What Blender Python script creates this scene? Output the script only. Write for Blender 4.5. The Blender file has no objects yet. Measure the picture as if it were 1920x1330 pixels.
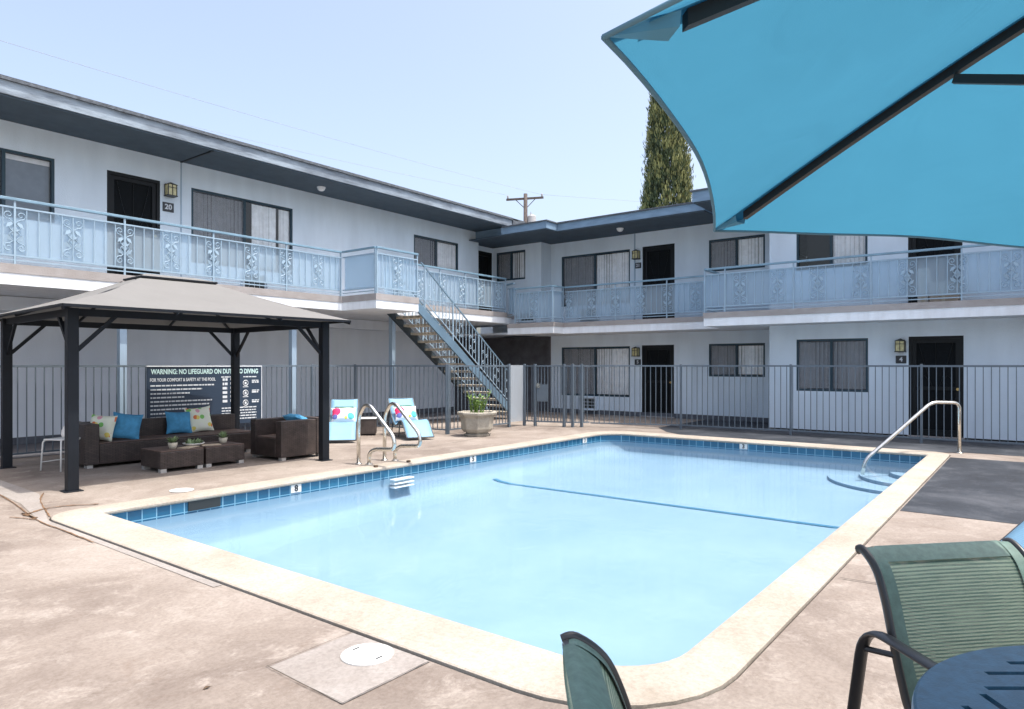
import bpy, bmesh, math, random
from mathutils import Vector, Matrix
random.seed(7)
PI = math.pi
scene = bpy.context.scene
C = scene.collection

# ------------------------------------------------------------------ camera, world, sun, exposure
YAW = math.radians(37.6)
cam = bpy.data.cameras.new('camera')
cam.sensor_width = 36.0
cam.lens = 23.98
cam.shift_y = 0.0104
cam.clip_start = 0.05
cam.clip_end = 2000
camo = bpy.data.objects.new('camera', cam)
C.objects.link(camo)
camo.location = (0, 0, 1.5)
camo.rotation_euler = (PI/2, 0, YAW - PI/2)
scene.camera = camo

SUN = Vector((0.08, -0.36, 1.0)).normalized()
world = bpy.data.worlds.new('World')
scene.world = world
world.use_nodes = True
wn = world.node_tree
sky = wn.nodes.new('ShaderNodeTexSky')
sky.sky_type = 'NISHITA'
sky.sun_disc = False
sky.sun_elevation = math.asin(SUN.z)
sky.sun_rotation = math.atan2(SUN.x, SUN.y)
sky.altitude = 50
sky.air_density = 1.0
sky.dust_density = 5.2
sky.ozone_density = 1.2
bg = wn.nodes['Background']
bg.inputs['Strength'].default_value = 0.15
hs = wn.nodes.new('ShaderNodeHueSaturation')             # summer haze: a paler, less saturated sky
hs.inputs['Saturation'].default_value = 0.83
wn.links.new(sky.outputs[0], hs.inputs['Color'])
wn.links.new(hs.outputs[0], bg.inputs[0])
sl = bpy.data.lights.new('sun', 'SUN')
sl.energy = 2.2
sl.angle = math.radians(0.53)
sl.color = (1.0, 0.95, 0.88)
so = bpy.data.objects.new('sun', sl)
C.objects.link(so)
so.rotation_euler = SUN.to_track_quat('Z', 'Y').to_euler()
so.location = (5, -10, 30)
vs = scene.view_settings
vs.view_transform = 'Standard'
vs.look = 'None'
vs.exposure = 1.2
vs.gamma = 1.0
vs.use_curve_mapping = False
scene.cycles.max_bounces = 10
scene.cycles.transparent_max_bounces = 24

# ------------------------------------------------------------------ materials
MATS = {}
def new_mat(name):
    m = bpy.data.materials.new(name)
    m.use_nodes = True
    nt = m.node_tree
    return m, nt, nt.nodes['Principled BSDF']

def mat(name, col, rough=0.6, metal=0.0, var=0.0, vscale=3.0, bump=0.0, bscale=60.0, spec=0.5, col2=None, detail=4.0, stretch=None):
    """principled material with optional two-scale colour variation and noise bump"""
    m, nt, p = new_mat(name)
    p.inputs['Base Color'].default_value = (*col, 1)
    p.inputs['Roughness'].default_value = rough
    p.inputs['Metallic'].default_value = metal
    p.inputs['Specular IOR Level'].default_value = spec
    tc = nt.nodes.new('ShaderNodeTexCoord')
    src = tc.outputs['Object']
    if stretch:
        mp = nt.nodes.new('ShaderNodeMapping')
        mp.inputs['Scale'].default_value = stretch
        nt.links.new(src, mp.inputs[0]); src = mp.outputs[0]
    if var > 0 or col2:
        n = nt.nodes.new('ShaderNodeTexNoise')
        n.inputs['Scale'].default_value = vscale
        n.inputs['Detail'].default_value = detail
        n.inputs['Roughness'].default_value = 0.62
        nt.links.new(src, n.inputs['Vector'])
        r = nt.nodes.new('ShaderNodeValToRGB')
        c2 = col2 if col2 else tuple(max(0, c*(1-var)) for c in col)
        c1 = col if col2 else tuple(min(1, c*(1+var*0.6)) for c in col)
        r.color_ramp.elements[0].position = 0.34
        r.color_ramp.elements[0].color = (*c2, 1)
        r.color_ramp.elements[1].position = 0.66
        r.color_ramp.elements[1].color = (*c1, 1)
        nt.links.new(n.outputs['Fac'], r.inputs[0])
        nt.links.new(r.outputs[0], p.inputs['Base Color'])
    if bump > 0:
        n2 = nt.nodes.new('ShaderNodeTexNoise')
        n2.inputs['Scale'].default_value = bscale
        n2.inputs['Detail'].default_value = 3
        nt.links.new(src, n2.inputs['Vector'])
        b = nt.nodes.new('ShaderNodeBump')
        b.inputs['Strength'].default_value = bump
        b.inputs['Distance'].default_value = 0.02
        nt.links.new(n2.outputs['Fac'], b.inputs['Height'])
        nt.links.new(b.outputs[0], p.inputs['Normal'])
    MATS[name] = m
    return m

def streak_mat(name, col, dirt, amt, rough=0.85, sc=(1.2, 1.2, 0.25)):
    """painted stucco with blotchy variation and thin vertical weathering streaks"""
    m, nt, p = new_mat(name)
    tc = nt.nodes.new('ShaderNodeTexCoord')
    mp = nt.nodes.new('ShaderNodeMapping'); mp.inputs['Scale'].default_value = sc
    nt.links.new(tc.outputs['Object'], mp.inputs[0])
    n = nt.nodes.new('ShaderNodeTexNoise'); n.inputs['Scale'].default_value = 2.2; n.inputs['Detail'].default_value = 6
    nt.links.new(mp.outputs[0], n.inputs['Vector'])
    n3 = nt.nodes.new('ShaderNodeTexNoise'); n3.inputs['Scale'].default_value = 0.55; n3.inputs['Detail'].default_value = 3
    nt.links.new(tc.outputs['Object'], n3.inputs['Vector'])
    mul = nt.nodes.new('ShaderNodeMath'); mul.operation = 'MULTIPLY'
    nt.links.new(n.outputs['Fac'], mul.inputs[0]); nt.links.new(n3.outputs['Fac'], mul.inputs[1])
    r = nt.nodes.new('ShaderNodeValToRGB')
    r.color_ramp.elements[0].position = 0.12; r.color_ramp.elements[0].color = (*[c*(1-amt)+d*amt for c, d in zip(col, dirt)], 1)
    r.color_ramp.elements[1].position = 0.36; r.color_ramp.elements[1].color = (*col, 1)
    nt.links.new(mul.outputs[0], r.inputs[0])
    nt.links.new(r.outputs[0], p.inputs['Base Color'])
    p.inputs['Roughness'].default_value = rough
    p.inputs['Specular IOR Level'].default_value = 0.25
    n2 = nt.nodes.new('ShaderNodeTexNoise'); n2.inputs['Scale'].default_value = 45; n2.inputs['Detail'].default_value = 4
    nt.links.new(tc.outputs['Object'], n2.inputs['Vector'])
    b = nt.nodes.new('ShaderNodeBump'); b.inputs['Strength'].default_value = 0.35; b.inputs['Distance'].default_value = 0.015
    nt.links.new(n2.outputs['Fac'], b.inputs['Height']); nt.links.new(b.outputs[0], p.inputs['Normal'])
    MATS[name] = m
    return m

def concrete_mat(name, c_lo, c_mid, c_hi, stain, scale=0.55, rough=0.8, bump=0.12, worn=0.0):
    """weathered slab: big cloudy tone changes, mid blotches, fine grit, a few rusty stains"""
    m, nt, p = new_mat(name)
    tc = nt.nodes.new('ShaderNodeTexCoord')
    def noise(s, d, ro=0.6, dist=0.0):
        n = nt.nodes.new('ShaderNodeTexNoise')
        n.inputs['Scale'].default_value = s; n.inputs['Detail'].default_value = d
        n.inputs['Roughness'].default_value = ro; n.inputs['Distortion'].default_value = dist
        nt.links.new(tc.outputs['Object'], n.inputs['Vector'])
        return n
    a = noise(scale, 9, 0.66, 0.6)
    r = nt.nodes.new('ShaderNodeValToRGB')
    e = r.color_ramp.elements
    e[0].position = 0.30; e[0].color = (*c_lo, 1)
    e[1].position = 0.72; e[1].color = (*c_hi, 1)
    k = e.new(0.5); k.color = (*c_mid, 1)
    nt.links.new(a.outputs['Fac'], r.inputs[0])
    s = noise(1.7, 8, 0.7, 1.2)
    sr = nt.nodes.new('ShaderNodeValToRGB')
    sr.color_ramp.elements[0].position = 0.57; sr.color_ramp.elements[0].color = (0, 0, 0, 1)
    sr.color_ramp.elements[1].position = 0.78; sr.color_ramp.elements[1].color = (0.6, 0.6, 0.6, 1)
    nt.links.new(s.outputs['Fac'], sr.inputs[0])
    mx = nt.nodes.new('ShaderNodeMixRGB'); mx.inputs[2].default_value = (*stain, 1)
    nt.links.new(sr.outputs[0], mx.inputs[0]); nt.links.new(r.outputs[0], mx.inputs[1])
    if worn:
        w1 = noise(3.1, 10, 0.78, 0.4)
        wr = nt.nodes.new('ShaderNodeValToRGB')
        wr.color_ramp.elements[0].position = 0.52; wr.color_ramp.elements[0].color = (0, 0, 0, 1)
        wr.color_ramp.elements[1].position = 0.66; wr.color_ramp.elements[1].color = (worn, worn, worn, 1)
        nt.links.new(w1.outputs['Fac'], wr.inputs[0])
        m0 = nt.nodes.new('ShaderNodeMixRGB'); m0.inputs[2].default_value = (*c_hi, 1)
        nt.links.new(wr.outputs[0], m0.inputs[0]); nt.links.new(mx.outputs[0], m0.inputs[1])
        w2 = noise(0.9, 12, 0.8, 2.5)
        wq = nt.nodes.new('ShaderNodeValToRGB')
        e = wq.color_ramp.elements
        e[0].position = 0.485; e[0].color = (1, 1, 1, 1); e[1].position = 0.515; e[1].color = (1, 1, 1, 1)
        k = e.new(0.5); k.color = (0.86, 0.84, 0.82, 1)
        nt.links.new(w2.outputs['Fac'], wq.inputs[0])
        mx = nt.nodes.new('ShaderNodeMixRGB'); mx.blend_type = 'MULTIPLY'; mx.inputs[0].default_value = 1
        nt.links.new(m0.outputs[0], mx.inputs[1]); nt.links.new(wq.outputs[0], mx.inputs[2])
    g = noise(38, 6, 0.7)
    gr = nt.nodes.new('ShaderNodeValToRGB')
    gr.color_ramp.elements[0].position = 0.3; gr.color_ramp.elements[0].color = (0.74, 0.73, 0.72, 1)
    gr.color_ramp.elements[1].position = 0.6; gr.color_ramp.elements[1].color = (1.05, 1.05, 1.05, 1)
    nt.links.new(g.outputs['Fac'], gr.inputs[0])
    mm = nt.nodes.new('ShaderNodeMixRGB'); mm.blend_type = 'MULTIPLY'; mm.inputs[0].default_value = 0.85
    nt.links.new(mx.outputs[0], mm.inputs[1]); nt.links.new(gr.outputs[0], mm.inputs[2])
    nt.links.new(mm.outputs[0], p.inputs['Base Color'])
    p.inputs['Roughness'].default_value = rough
    p.inputs['Specular IOR Level'].default_value = 0.3
    b = nt.nodes.new('ShaderNodeBump'); b.inputs['Strength'].default_value = bump; b.inputs['Distance'].default_value = 0.02
    nt.links.new(g.outputs['Fac'], b.inputs['Height']); nt.links.new(b.outputs[0], p.inputs['Normal'])
    MATS[name] = m
    return m

def mixed(name, col, fac, trans_col=(1, 1, 1), translucent=0.0, rough=0.5):
    """partly see-through sheet: fac of a diffuse / translucent sheet over clear"""
    m, nt, p = new_mat(name)
    nt.nodes.remove(p)
    out = nt.nodes['Material Output']
    d = nt.nodes.new('ShaderNodeBsdfDiffuse'); d.inputs[0].default_value = (*col, 1)
    tl = nt.nodes.new('ShaderNodeBsdfTranslucent'); tl.inputs[0].default_value = (*col, 1)
    m1 = nt.nodes.new('ShaderNodeMixShader'); m1.inputs[0].default_value = translucent
    nt.links.new(d.outputs[0], m1.inputs[1]); nt.links.new(tl.outputs[0], m1.inputs[2])
    t = nt.nodes.new('ShaderNodeBsdfTransparent'); t.inputs[0].default_value = (*trans_col, 1)
    m2 = nt.nodes.new('ShaderNodeMixShader'); m2.inputs[0].default_value = fac
    nt.links.new(t.outputs[0], m2.inputs[1]); nt.links.new(m1.outputs[0], m2.inputs[2])
    nt.links.new(m2.outputs[0], out.inputs[0])
    MATS[name] = m
    return m

def glass_mat(name, tint, strength, rough=0.02, bump=None):
    """clear sheet with fresnel reflections (lets light straight through)"""
    m, nt, p = new_mat(name)
    nt.nodes.remove(p)
    out = nt.nodes['Material Output']
    t = nt.nodes.new('ShaderNodeBsdfTransparent'); t.inputs[0].default_value = (*tint, 1)
    g = nt.nodes.new('ShaderNodeBsdfGlossy'); g.inputs['Roughness'].default_value = rough
    g.inputs[0].default_value = (1, 1, 1, 1)
    f = nt.nodes.new('ShaderNodeFresnel'); f.inputs[0].default_value = 1.33 if bump else 1.5
    mu = nt.nodes.new('ShaderNodeMath'); mu.operation = 'MULTIPLY'; mu.inputs[1].default_value = strength
    nt.links.new(f.outputs[0], mu.inputs[0])
    mx = nt.nodes.new('ShaderNodeMixShader')
    nt.links.new(mu.outputs[0], mx.inputs[0]); nt.links.new(t.outputs[0], mx.inputs[1]); nt.links.new(g.outputs[0], mx.inputs[2])
    nt.links.new(mx.outputs[0], out.inputs[0])
    if bump:
        tc = nt.nodes.new('ShaderNodeTexCoord')
        n = nt.nodes.new('ShaderNodeTexNoise'); n.inputs['Scale'].default_value = bump[0]; n.inputs['Detail'].default_value = 3
        n.inputs['Distortion'].default_value = 0.8
        nt.links.new(tc.outputs['Object'], n.inputs['Vector'])
        b = nt.nodes.new('ShaderNodeBump'); b.inputs['Strength'].default_value = bump[1]; b.inputs['Distance'].default_value = 0.02
        nt.links.new(n.outputs['Fac'], b.inputs['Height'])
        nt.links.new(b.outputs[0], g.inputs['Normal']); nt.links.new(b.outputs[0], f.inputs['Normal'])
    MATS[name] = m
    return m

def weave_mat(name, c1, c2, sx, sz, bump=0.6, rough=0.45, axis='z'):
    """plaited rattan: two crossed wave bands give over-under strands"""
    m, nt, p = new_mat(name)
    tc = nt.nodes.new('ShaderNodeTexCoord')
    br = nt.nodes.new('ShaderNodeTexBrick')
    br.inputs['Color1'].default_value = (*c1, 1); br.inputs['Color2'].default_value = (*[c*1.35 for c in c1], 1)
    br.inputs['Mortar'].default_value = (*c2, 1)
    br.inputs['Scale'].default_value = 1.0
    br.inputs['Mortar Size'].default_value = 0.0032
    br.inputs['Brick Width'].default_value = sx; br.inputs['Row Height'].default_value = sz
    br.offset = 0.5
    mp = nt.nodes.new('ShaderNodeMapping')
    sep = nt.nodes.new('ShaderNodeSeparateXYZ'); nt.links.new(tc.outputs['Object'], sep.inputs[0])
    ad = nt.nodes.new('ShaderNodeMath'); ad.operation = 'ADD'
    nt.links.new(sep.outputs[0], ad.inputs[0]); nt.links.new(sep.outputs[1], ad.inputs[1])
    cb = nt.nodes.new('ShaderNodeCombineXYZ')
    nt.links.new(ad.outputs[0], cb.inputs[0]); nt.links.new(sep.outputs[2], cb.inputs[1])
    nt.links.new(cb.outputs[0], br.inputs['Vector'])
    n = nt.nodes.new('ShaderNodeTexNoise'); n.inputs['Scale'].default_value = 9; n.inputs['Detail'].default_value = 3
    nt.links.new(tc.outputs['Object'], n.inputs['Vector'])
    rr = nt.nodes.new('ShaderNodeValToRGB')
    rr.color_ramp.elements[0].position = 0.3; rr.color_ramp.elements[0].color = (0.65, 0.65, 0.65, 1)
    rr.color_ramp.elements[1].position = 0.7; rr.color_ramp.elements[1].color = (1.3, 1.3, 1.3, 1)
    nt.links.new(n.outputs['Fac'], rr.inputs[0])
    mm = nt.nodes.new('ShaderNodeMixRGB'); mm.blend_type = 'MULTIPLY'; mm.inputs[0].default_value = 1
    nt.links.new(br.outputs[0], mm.inputs[1]); nt.links.new(rr.outputs[0], mm.inputs[2])
    nt.links.new(mm.outputs[0], p.inputs['Base Color'])
    p.inputs['Roughness'].default_value = rough
    b = nt.nodes.new('ShaderNodeBump'); b.inputs['Strength'].default_value = bump; b.inputs['Distance'].default_value = 0.004
    b.invert = True
    nt.links.new(br.outputs['Fac'], b.inputs['Height']); nt.links.new(b.outputs[0], p.inputs['Normal'])
    MATS[name] = m
    return m

def sling_mat(name, c1, c2, alpha, scale):
    """woven outdoor mesh: fine crossed threads with small see-through gaps"""
    m, nt, p = new_mat(name)
    tc = nt.nodes.new('ShaderNodeTexCoord')
    w = nt.nodes.new('ShaderNodeTexWave'); w.bands_direction = 'Z'; w.inputs['Scale'].default_value = 30
    w.inputs['Distortion'].default_value = 0.6; w.inputs['Detail'].default_value = 2; w.inputs['Detail Scale'].default_value = 6
    nt.links.new(tc.outputs['Object'], w.inputs['Vector'])
    n0 = nt.nodes.new('ShaderNodeTexNoise'); n0.inputs['Scale'].default_value = 1.0; n0.inputs['Detail'].default_value = 4
    mp = nt.nodes.new('ShaderNodeMapping'); mp.inputs['Scale'].default_value = (9, 60, 60)
    nt.links.new(tc.outputs['Object'], mp.inputs[0]); nt.links.new(mp.outputs[0], n0.inputs['Vector'])
    n = nt.nodes.new('ShaderNodeMath'); n.operation = 'MULTIPLY_ADD'; n.inputs[1].default_value = 0.45
    nt.links.new(w.outputs['Fac'], n.inputs[0])
    h_ = nt.nodes.new('ShaderNodeMath'); h_.operation = 'MULTIPLY'; h_.inputs[1].default_value = 0.55
    nt.links.new(n0.outputs['Fac'], h_.inputs[0]); nt.links.new(h_.outputs[0], n.inputs[2])
    r = nt.nodes.new('ShaderNodeValToRGB')
    r.color_ramp.elements[0].position = 0.36; r.color_ramp.elements[0].color = (*c1, 1)
    r.color_ramp.elements[1].position = 0.64; r.color_ramp.elements[1].color = (*c2, 1)
    nt.links.new(n.outputs[0], r.inputs[0]); nt.links.new(r.outputs[0], p.inputs['Base Color'])
    p.inputs['Roughness'].default_value = 0.6
    ck = nt.nodes.new('ShaderNodeTexVoronoi'); ck.inputs['Scale'].default_value = scale*2.2
    ck.inputs['Randomness'].default_value = 0.15
    nt.links.new(tc.outputs['Object'], ck.inputs['Vector'])
    cr = nt.nodes.new('ShaderNodeValToRGB')
    cr.color_ramp.elements[0].position = 0.12; cr.color_ramp.elements[0].color = (alpha, alpha, alpha, 1)
    cr.color_ramp.elements[1].position = 0.3; cr.color_ramp.elements[1].color = (1, 1, 1, 1)
    nt.links.new(ck.outputs['Distance'], cr.inputs[0]); nt.links.new(cr.outputs[0], p.inputs['Alpha'])
    b = nt.nodes.new('ShaderNodeBump'); b.inputs['Strength'].default_value = 0.4; b.inputs['Distance'].default_value = 0.003
    nt.links.new(ck.outputs['Distance'], b.inputs['Height']); nt.links.new(b.outputs[0], p.inputs['Normal'])
    MATS[name] = m
    return m

def canopy_mat(name, col, trans):
    """woven acrylic that glows a little when the sun is behind it"""
    m, nt, p = new_mat(name)
    out = nt.nodes['Material Output']
    tc = nt.nodes.new('ShaderNodeTexCoord')
    n = nt.nodes.new('ShaderNodeTexNoise'); n.inputs['Scale'].default_value = 2.2; n.inputs['Detail'].default_value = 5
    nt.links.new(tc.outputs['Object'], n.inputs['Vector'])
    r = nt.nodes.new('ShaderNodeValToRGB')
    r.color_ramp.elements[0].position = 0.3; r.color_ramp.elements[0].color = (*[c*0.95 for c in col], 1)
    r.color_ramp.elements[1].position = 0.7; r.color_ramp.elements[1].color = (*[min(1, c*1.03) for c in col], 1)
    nt.links.new(n.outputs['Fac'], r.inputs[0])
    nt.links.new(r.outputs[0], p.inputs['Base Color'])
    p.inputs['Roughness'].default_value = 0.85; p.inputs['Specular IOR Level'].default_value = 0.15
    tl = nt.nodes.new('ShaderNodeBsdfTranslucent'); nt.links.new(r.outputs[0], tl.inputs[0])
    n2 = nt.nodes.new('ShaderNodeTexNoise'); n2.inputs['Scale'].default_value = 420
    nt.links.new(tc.outputs['Object'], n2.inputs['Vector'])
    n3 = nt.nodes.new('ShaderNodeTexNoise'); n3.inputs['Scale'].default_value = 5; n3.inputs['Detail'].default_value = 2; n3.inputs['Distortion'].default_value = 1
    nt.links.new(tc.outputs['Object'], n3.inputs['Vector'])
    b0 = nt.nodes.new('ShaderNodeBump'); b0.inputs['Strength'].default_value = 0.16; b0.inputs['Distance'].default_value = 0.03
    nt.links.new(n3.outputs['Fac'], b0.inputs['Height'])
    b = nt.nodes.new('ShaderNodeBump'); b.inputs['Strength'].default_value = 0.25; b.inputs['Distance'].default_value = 0.001
    nt.links.new(n2.outputs['Fac'], b.inputs['Height']); nt.links.new(b0.outputs[0], b.inputs['Normal'])
    nt.links.new(b.outputs[0], p.inputs['Normal']); nt.links.new(b.outputs[0], tl.inputs['Normal'])
    mx = nt.nodes.new('ShaderNodeMixShader'); mx.inputs[0].default_value = trans
    nt.links.new(p.outputs[0], mx.inputs[1]); nt.links.new(tl.outputs[0], mx.inputs[2])
    nt.links.new(mx.outputs[0], out.inputs[0])
    MATS[name] = m
    return m

def floral_mat(name, base, cols, scale):
    m, nt, p = new_mat(name)
    tc = nt.nodes.new('ShaderNodeTexCoord')
    v = nt.nodes.new('ShaderNodeTexVoronoi'); v.inputs['Scale'].default_value = scale
    nt.links.new(tc.outputs['Object'], v.inputs['Vector'])
    sp = nt.nodes.new('ShaderNodeSeparateColor'); nt.links.new(v.outputs['Color'], sp.inputs[0])
    r = nt.nodes.new('ShaderNodeValToRGB'); r.color_ramp.interpolation = 'CONSTANT'
    e = r.color_ramp.elements
    e[0].position = 0; e[0].color = (*cols[0], 1)
    e[1].position = 1.0/len(cols); e[1].color = (*cols[1], 1)
    for i in range(2, len(cols)):
        k = e.new(i/len(cols)); k.color = (*cols[i], 1)
    nt.links.new(sp.outputs[0], r.inputs[0])
    lt = nt.nodes.new('ShaderNodeMath'); lt.operation = 'LESS_THAN'; lt.inputs[1].default_value = 0.42
    nt.links.new(v.outputs['Distance'], lt.inputs[0])
    mx = nt.nodes.new('ShaderNodeMixRGB'); mx.inputs[1].default_value = (*base, 1)
    nt.links.new(lt.outputs[0], mx.inputs[0]); nt.links.new(r.outputs[0], mx.inputs[2])
    nt.links.new(mx.outputs[0], p.inputs['Base Color'])
    p.inputs['Roughness'].default_value = 0.85
    MATS[name] = m
    return m

streak_mat('stucco', (0.69, 0.78, 0.86), (0.50, 0.57, 0.635), 0.55)
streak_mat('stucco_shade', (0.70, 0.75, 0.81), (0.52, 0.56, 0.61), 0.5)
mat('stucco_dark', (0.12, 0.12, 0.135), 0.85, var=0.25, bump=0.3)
mat('wall_base', (0.10, 0.11, 0.13), 0.8, var=0.3, vscale=5)
streak_mat('white_trim', (0.80, 0.835, 0.87), (0.5, 0.5, 0.5), 0.45, sc=(3, 3, 0.8))
streak_mat('slab_edge', (0.36, 0.34, 0.335), (0.24, 0.21, 0.19), 0.6, sc=(2, 2, 3))
streak_mat('fascia_paint', (0.30, 0.36, 0.42), (0.09, 0.105, 0.13), 0.85, sc=(1.2, 1.2, 6))
streak_mat('fascia_blue', (0.22, 0.33, 0.45), (0.12, 0.18, 0.25), 0.6, sc=(1.5, 1.5, 6))
mat('soffit', (0.058, 0.085, 0.112), 0.85, var=0.15)
mat('roofing', (0.10, 0.115, 0.135), 0.9, var=0.4, vscale=14, bump=0.5)
mat('frame_teal', (0.022, 0.05, 0.07), 0.45, spec=0.3)
mat('door_black', (0.009, 0.011, 0.013), 0.45, spec=0.2)
mat('door_mesh', (0.011, 0.013, 0.015), 0.8, bump=0.4, bscale=300, spec=0.08)
mat('brass', (0.5, 0.36, 0.15), 0.35, 1.0)
mat('lamp_black', (0.02, 0.022, 0.022), 0.4)
mat('lamp_glass', (0.55, 0.5, 0.26), 0.25, var=0.25, vscale=20)
mat('plate_black', (0.012, 0.016, 0.022), 0.35)
mat('plate_digit', (0.55, 0.58, 0.62), 0.4)
mat('white_plastic', (0.78, 0.79, 0.8), 0.4)
mat('blind_white', (0.87, 0.88, 0.9), 0.7, var=0.1, vscale=8)
mat('blind_grey', (0.20, 0.245, 0.30), 0.8, var=0.15)
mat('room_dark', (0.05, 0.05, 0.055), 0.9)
glass_mat('glass', (0.96, 0.975, 0.98), 1.0)
mixed('screen', (0.17, 0.18, 0.20), 0.55)
mat('rail_blue', (0.175, 0.29, 0.38), 0.45, var=0.15, vscale=4)
mat('rail_white', (0.28, 0.385, 0.475), 0.45, var=0.1)
mixed('acrylic', (0.60, 0.70, 0.78), 0.31, (0.76, 0.87, 0.94), 0.1)
mat('fence_paint', (0.105, 0.135, 0.165), 0.45, var=0.12)
mixed('fence_mesh', (0.40, 0.44, 0.48), 0.6)
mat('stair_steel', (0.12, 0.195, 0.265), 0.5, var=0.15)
mat('stair_shaded', (0.02, 0.034, 0.046), 0.55)  # far stringer: the shade under the stair is put into its colour
mat('tread', (0.50, 0.45, 0.37), 0.85, var=0.45, vscale=14, bump=0.4)
concrete_mat('deck', (0.145, 0.116, 0.098), (0.24, 0.203, 0.174), (0.345, 0.305, 0.268), (0.145, 0.102, 0.076), worn=0.75)
concrete_mat('deck_pale', (0.235, 0.21, 0.19), (0.285, 0.26, 0.24), (0.33, 0.305, 0.28), (0.21, 0.175, 0.15), 1.2)
concrete_mat('coping', (0.30, 0.262, 0.215), (0.365, 0.325, 0.275), (0.42, 0.385, 0.335), (0.26, 0.205, 0.15), 1.1, bump=0.3)
concrete_mat('dark_deck', (0.018, 0.022, 0.029), (0.031, 0.037, 0.047), (0.085, 0.092, 0.105), (0.02, 0.021, 0.025), 0.9, worn=0.45)
concrete_mat('asphalt', (0.07, 0.07, 0.08), (0.09, 0.09, 0.10), (0.12, 0.12, 0.13), (0.06, 0.055, 0.05), 0.8)
concrete_mat('earth', (0.2, 0.18, 0.14), (0.26, 0.23, 0.18), (0.3, 0.27, 0.2), (0.18, 0.17, 0.12), 0.1)
mat('joint', (0.06, 0.05, 0.04), 0.9, var=0.3)
mat('rust_crack', (0.16, 0.09, 0.045), 0.95, var=0.5, vscale=8)
mat('plaster', (0.215, 0.315, 0.40), 0.7, col2=(0.175, 0.275, 0.365), vscale=0.7, detail=7)
glass_mat('water', (0.92, 0.97, 0.995), 0.36, 0.08, (2.2, 0.16))
mat('line_tile', (0.04, 0.16, 0.27), 0.3)
mat('chrome', (0.72, 0.70, 0.64), 0.22, 1.0, var=0.2, vscale=12)
mat('gazebo_metal', (0.009, 0.0115, 0.016), 0.5, spec=0.22, var=0.15)
canopy_mat('gazebo_fabric', (0.185, 0.183, 0.178), 0.06)
weave_mat('wicker', (0.052, 0.037, 0.032), (0.009, 0.007, 0.006), 0.075, 0.019)
mat('wicker_seat', (0.12, 0.08, 0.065), 0.6, var=0.3, vscale=30, bump=0.4)
mat('chrome_foot', (0.55, 0.55, 0.54), 0.3, 0.6)
mat('cushion_blue', (0.07, 0.30, 0.52), 0.85, var=0.2, vscale=10, bump=0.3, bscale=120)
floral_mat('cushion_floral', (0.74, 0.76, 0.62), [(0.7, 0.2, 0.07), (0.2, 0.5, 0.12), (0.75, 0.62, 0.15), (0.7, 0.35, 0.4), (0.3, 0.5, 0.5), (0.75, 0.75, 0.65)], 11)
def party_mat():
    m, nt, p = new_mat('cushion_party')
    tc = nt.nodes.new('ShaderNodeTexCoord'); prev = None
    for c_, r_, col in (((-.15, .04), .095, (0.72, 0.03, 0.13)), ((-.17, -.075), .055, (0.10, 0.12, 0.35)), ((.15, -.06), .07, (0.08, 0.42, 0.42)), ((.05, -.10), .03, (0.7, 0.6, 0.1))):
        mp = nt.nodes.new('ShaderNodeMapping'); mp.inputs['Location'].default_value = (-c_[0], 0, -c_[1]); mp.inputs['Scale'].default_value = (1, 0, 1)
        nt.links.new(tc.outputs['Object'], mp.inputs[0])
        ln_ = nt.nodes.new('ShaderNodeVectorMath'); ln_.operation = 'LENGTH'; nt.links.new(mp.outputs[0], ln_.inputs[0])
        lt = nt.nodes.new('ShaderNodeMath'); lt.operation = 'LESS_THAN'; lt.inputs[1].default_value = r_; nt.links.new(ln_.outputs['Value'], lt.inputs[0])
        mx = nt.nodes.new('ShaderNodeMixRGB'); mx.inputs[1].default_value = (0.74, 0.75, 0.77, 1); mx.inputs[2].default_value = (*col, 1)
        if prev: nt.links.new(prev, mx.inputs[1])
        nt.links.new(lt.outputs[0], mx.inputs[0]); prev = mx.outputs[0]
    nt.links.new(prev, p.inputs['Base Color']); p.inputs['Roughness'].default_value = 0.85
    MATS['cushion_party'] = m
party_mat()
mat('terracotta_pale', (0.55, 0.5, 0.4), 0.8, var=0.2)
mat('leaf', (0.18, 0.29, 0.06), 0.55, var=0.5, vscale=18)
mat('leaf_pale', (0.24, 0.33, 0.16), 0.55, var=0.4, vscale=30)
mat('cypress_leaf', (0.075, 0.11, 0.04), 0.7, col2=(0.03, 0.047, 0.022), vscale=1.6)
mat('cypress_tip_lit', (0.27, 0.275, 0.10), 0.7, var=0.4, vscale=3)  # paler clump tips, their sunlit look put into the colour
mat('bark', (0.12, 0.08, 0.05), 0.9, var=0.4, vscale=12, bump=0.6)
mat('pole_wood', (0.085, 0.07, 0.065), 0.9, var=0.4, vscale=6)
mat('transformer', (0.42, 0.42, 0.42), 0.5)
mat('cable', (0.3, 0.3, 0.32), 0.6)
mat('planter_stone', (0.40, 0.37, 0.31), 0.9, col2=(0.27, 0.25, 0.21), vscale=5, bump=0.5, bscale=50)
mat('soil', (0.08, 0.055, 0.04), 0.95, var=0.4, vscale=20, bump=0.6)
sling_mat('sling_blue', (0.15, 0.305, 0.45), (0.19, 0.355, 0.49), 0.9, 120)
mat('lounger_frame', (0.05, 0.055, 0.06), 0.4)
mat('strap_green', (0.05, 0.16, 0.11), 0.7)
canopy_mat('umbrella_fabric', (0.058, 0.245, 0.37), 0.45)
canopy_mat('umbrella_sleeve', (0.05, 0.235, 0.37), 0.3)
canopy_mat('umbrella_pocket', (0.14, 0.36, 0.50), 0.25)
mat('hem_grey', (0.10, 0.22, 0.30), 0.8)
mat('bronze_rib', (0.018, 0.017, 0.016), 0.5)
sling_mat('sling_green', (0.085, 0.145, 0.105), (0.29, 0.36, 0.25), 0.25, 150)
mat('hem_green', (0.10, 0.165, 0.135), 0.6, var=0.2, vscale=40)
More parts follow.
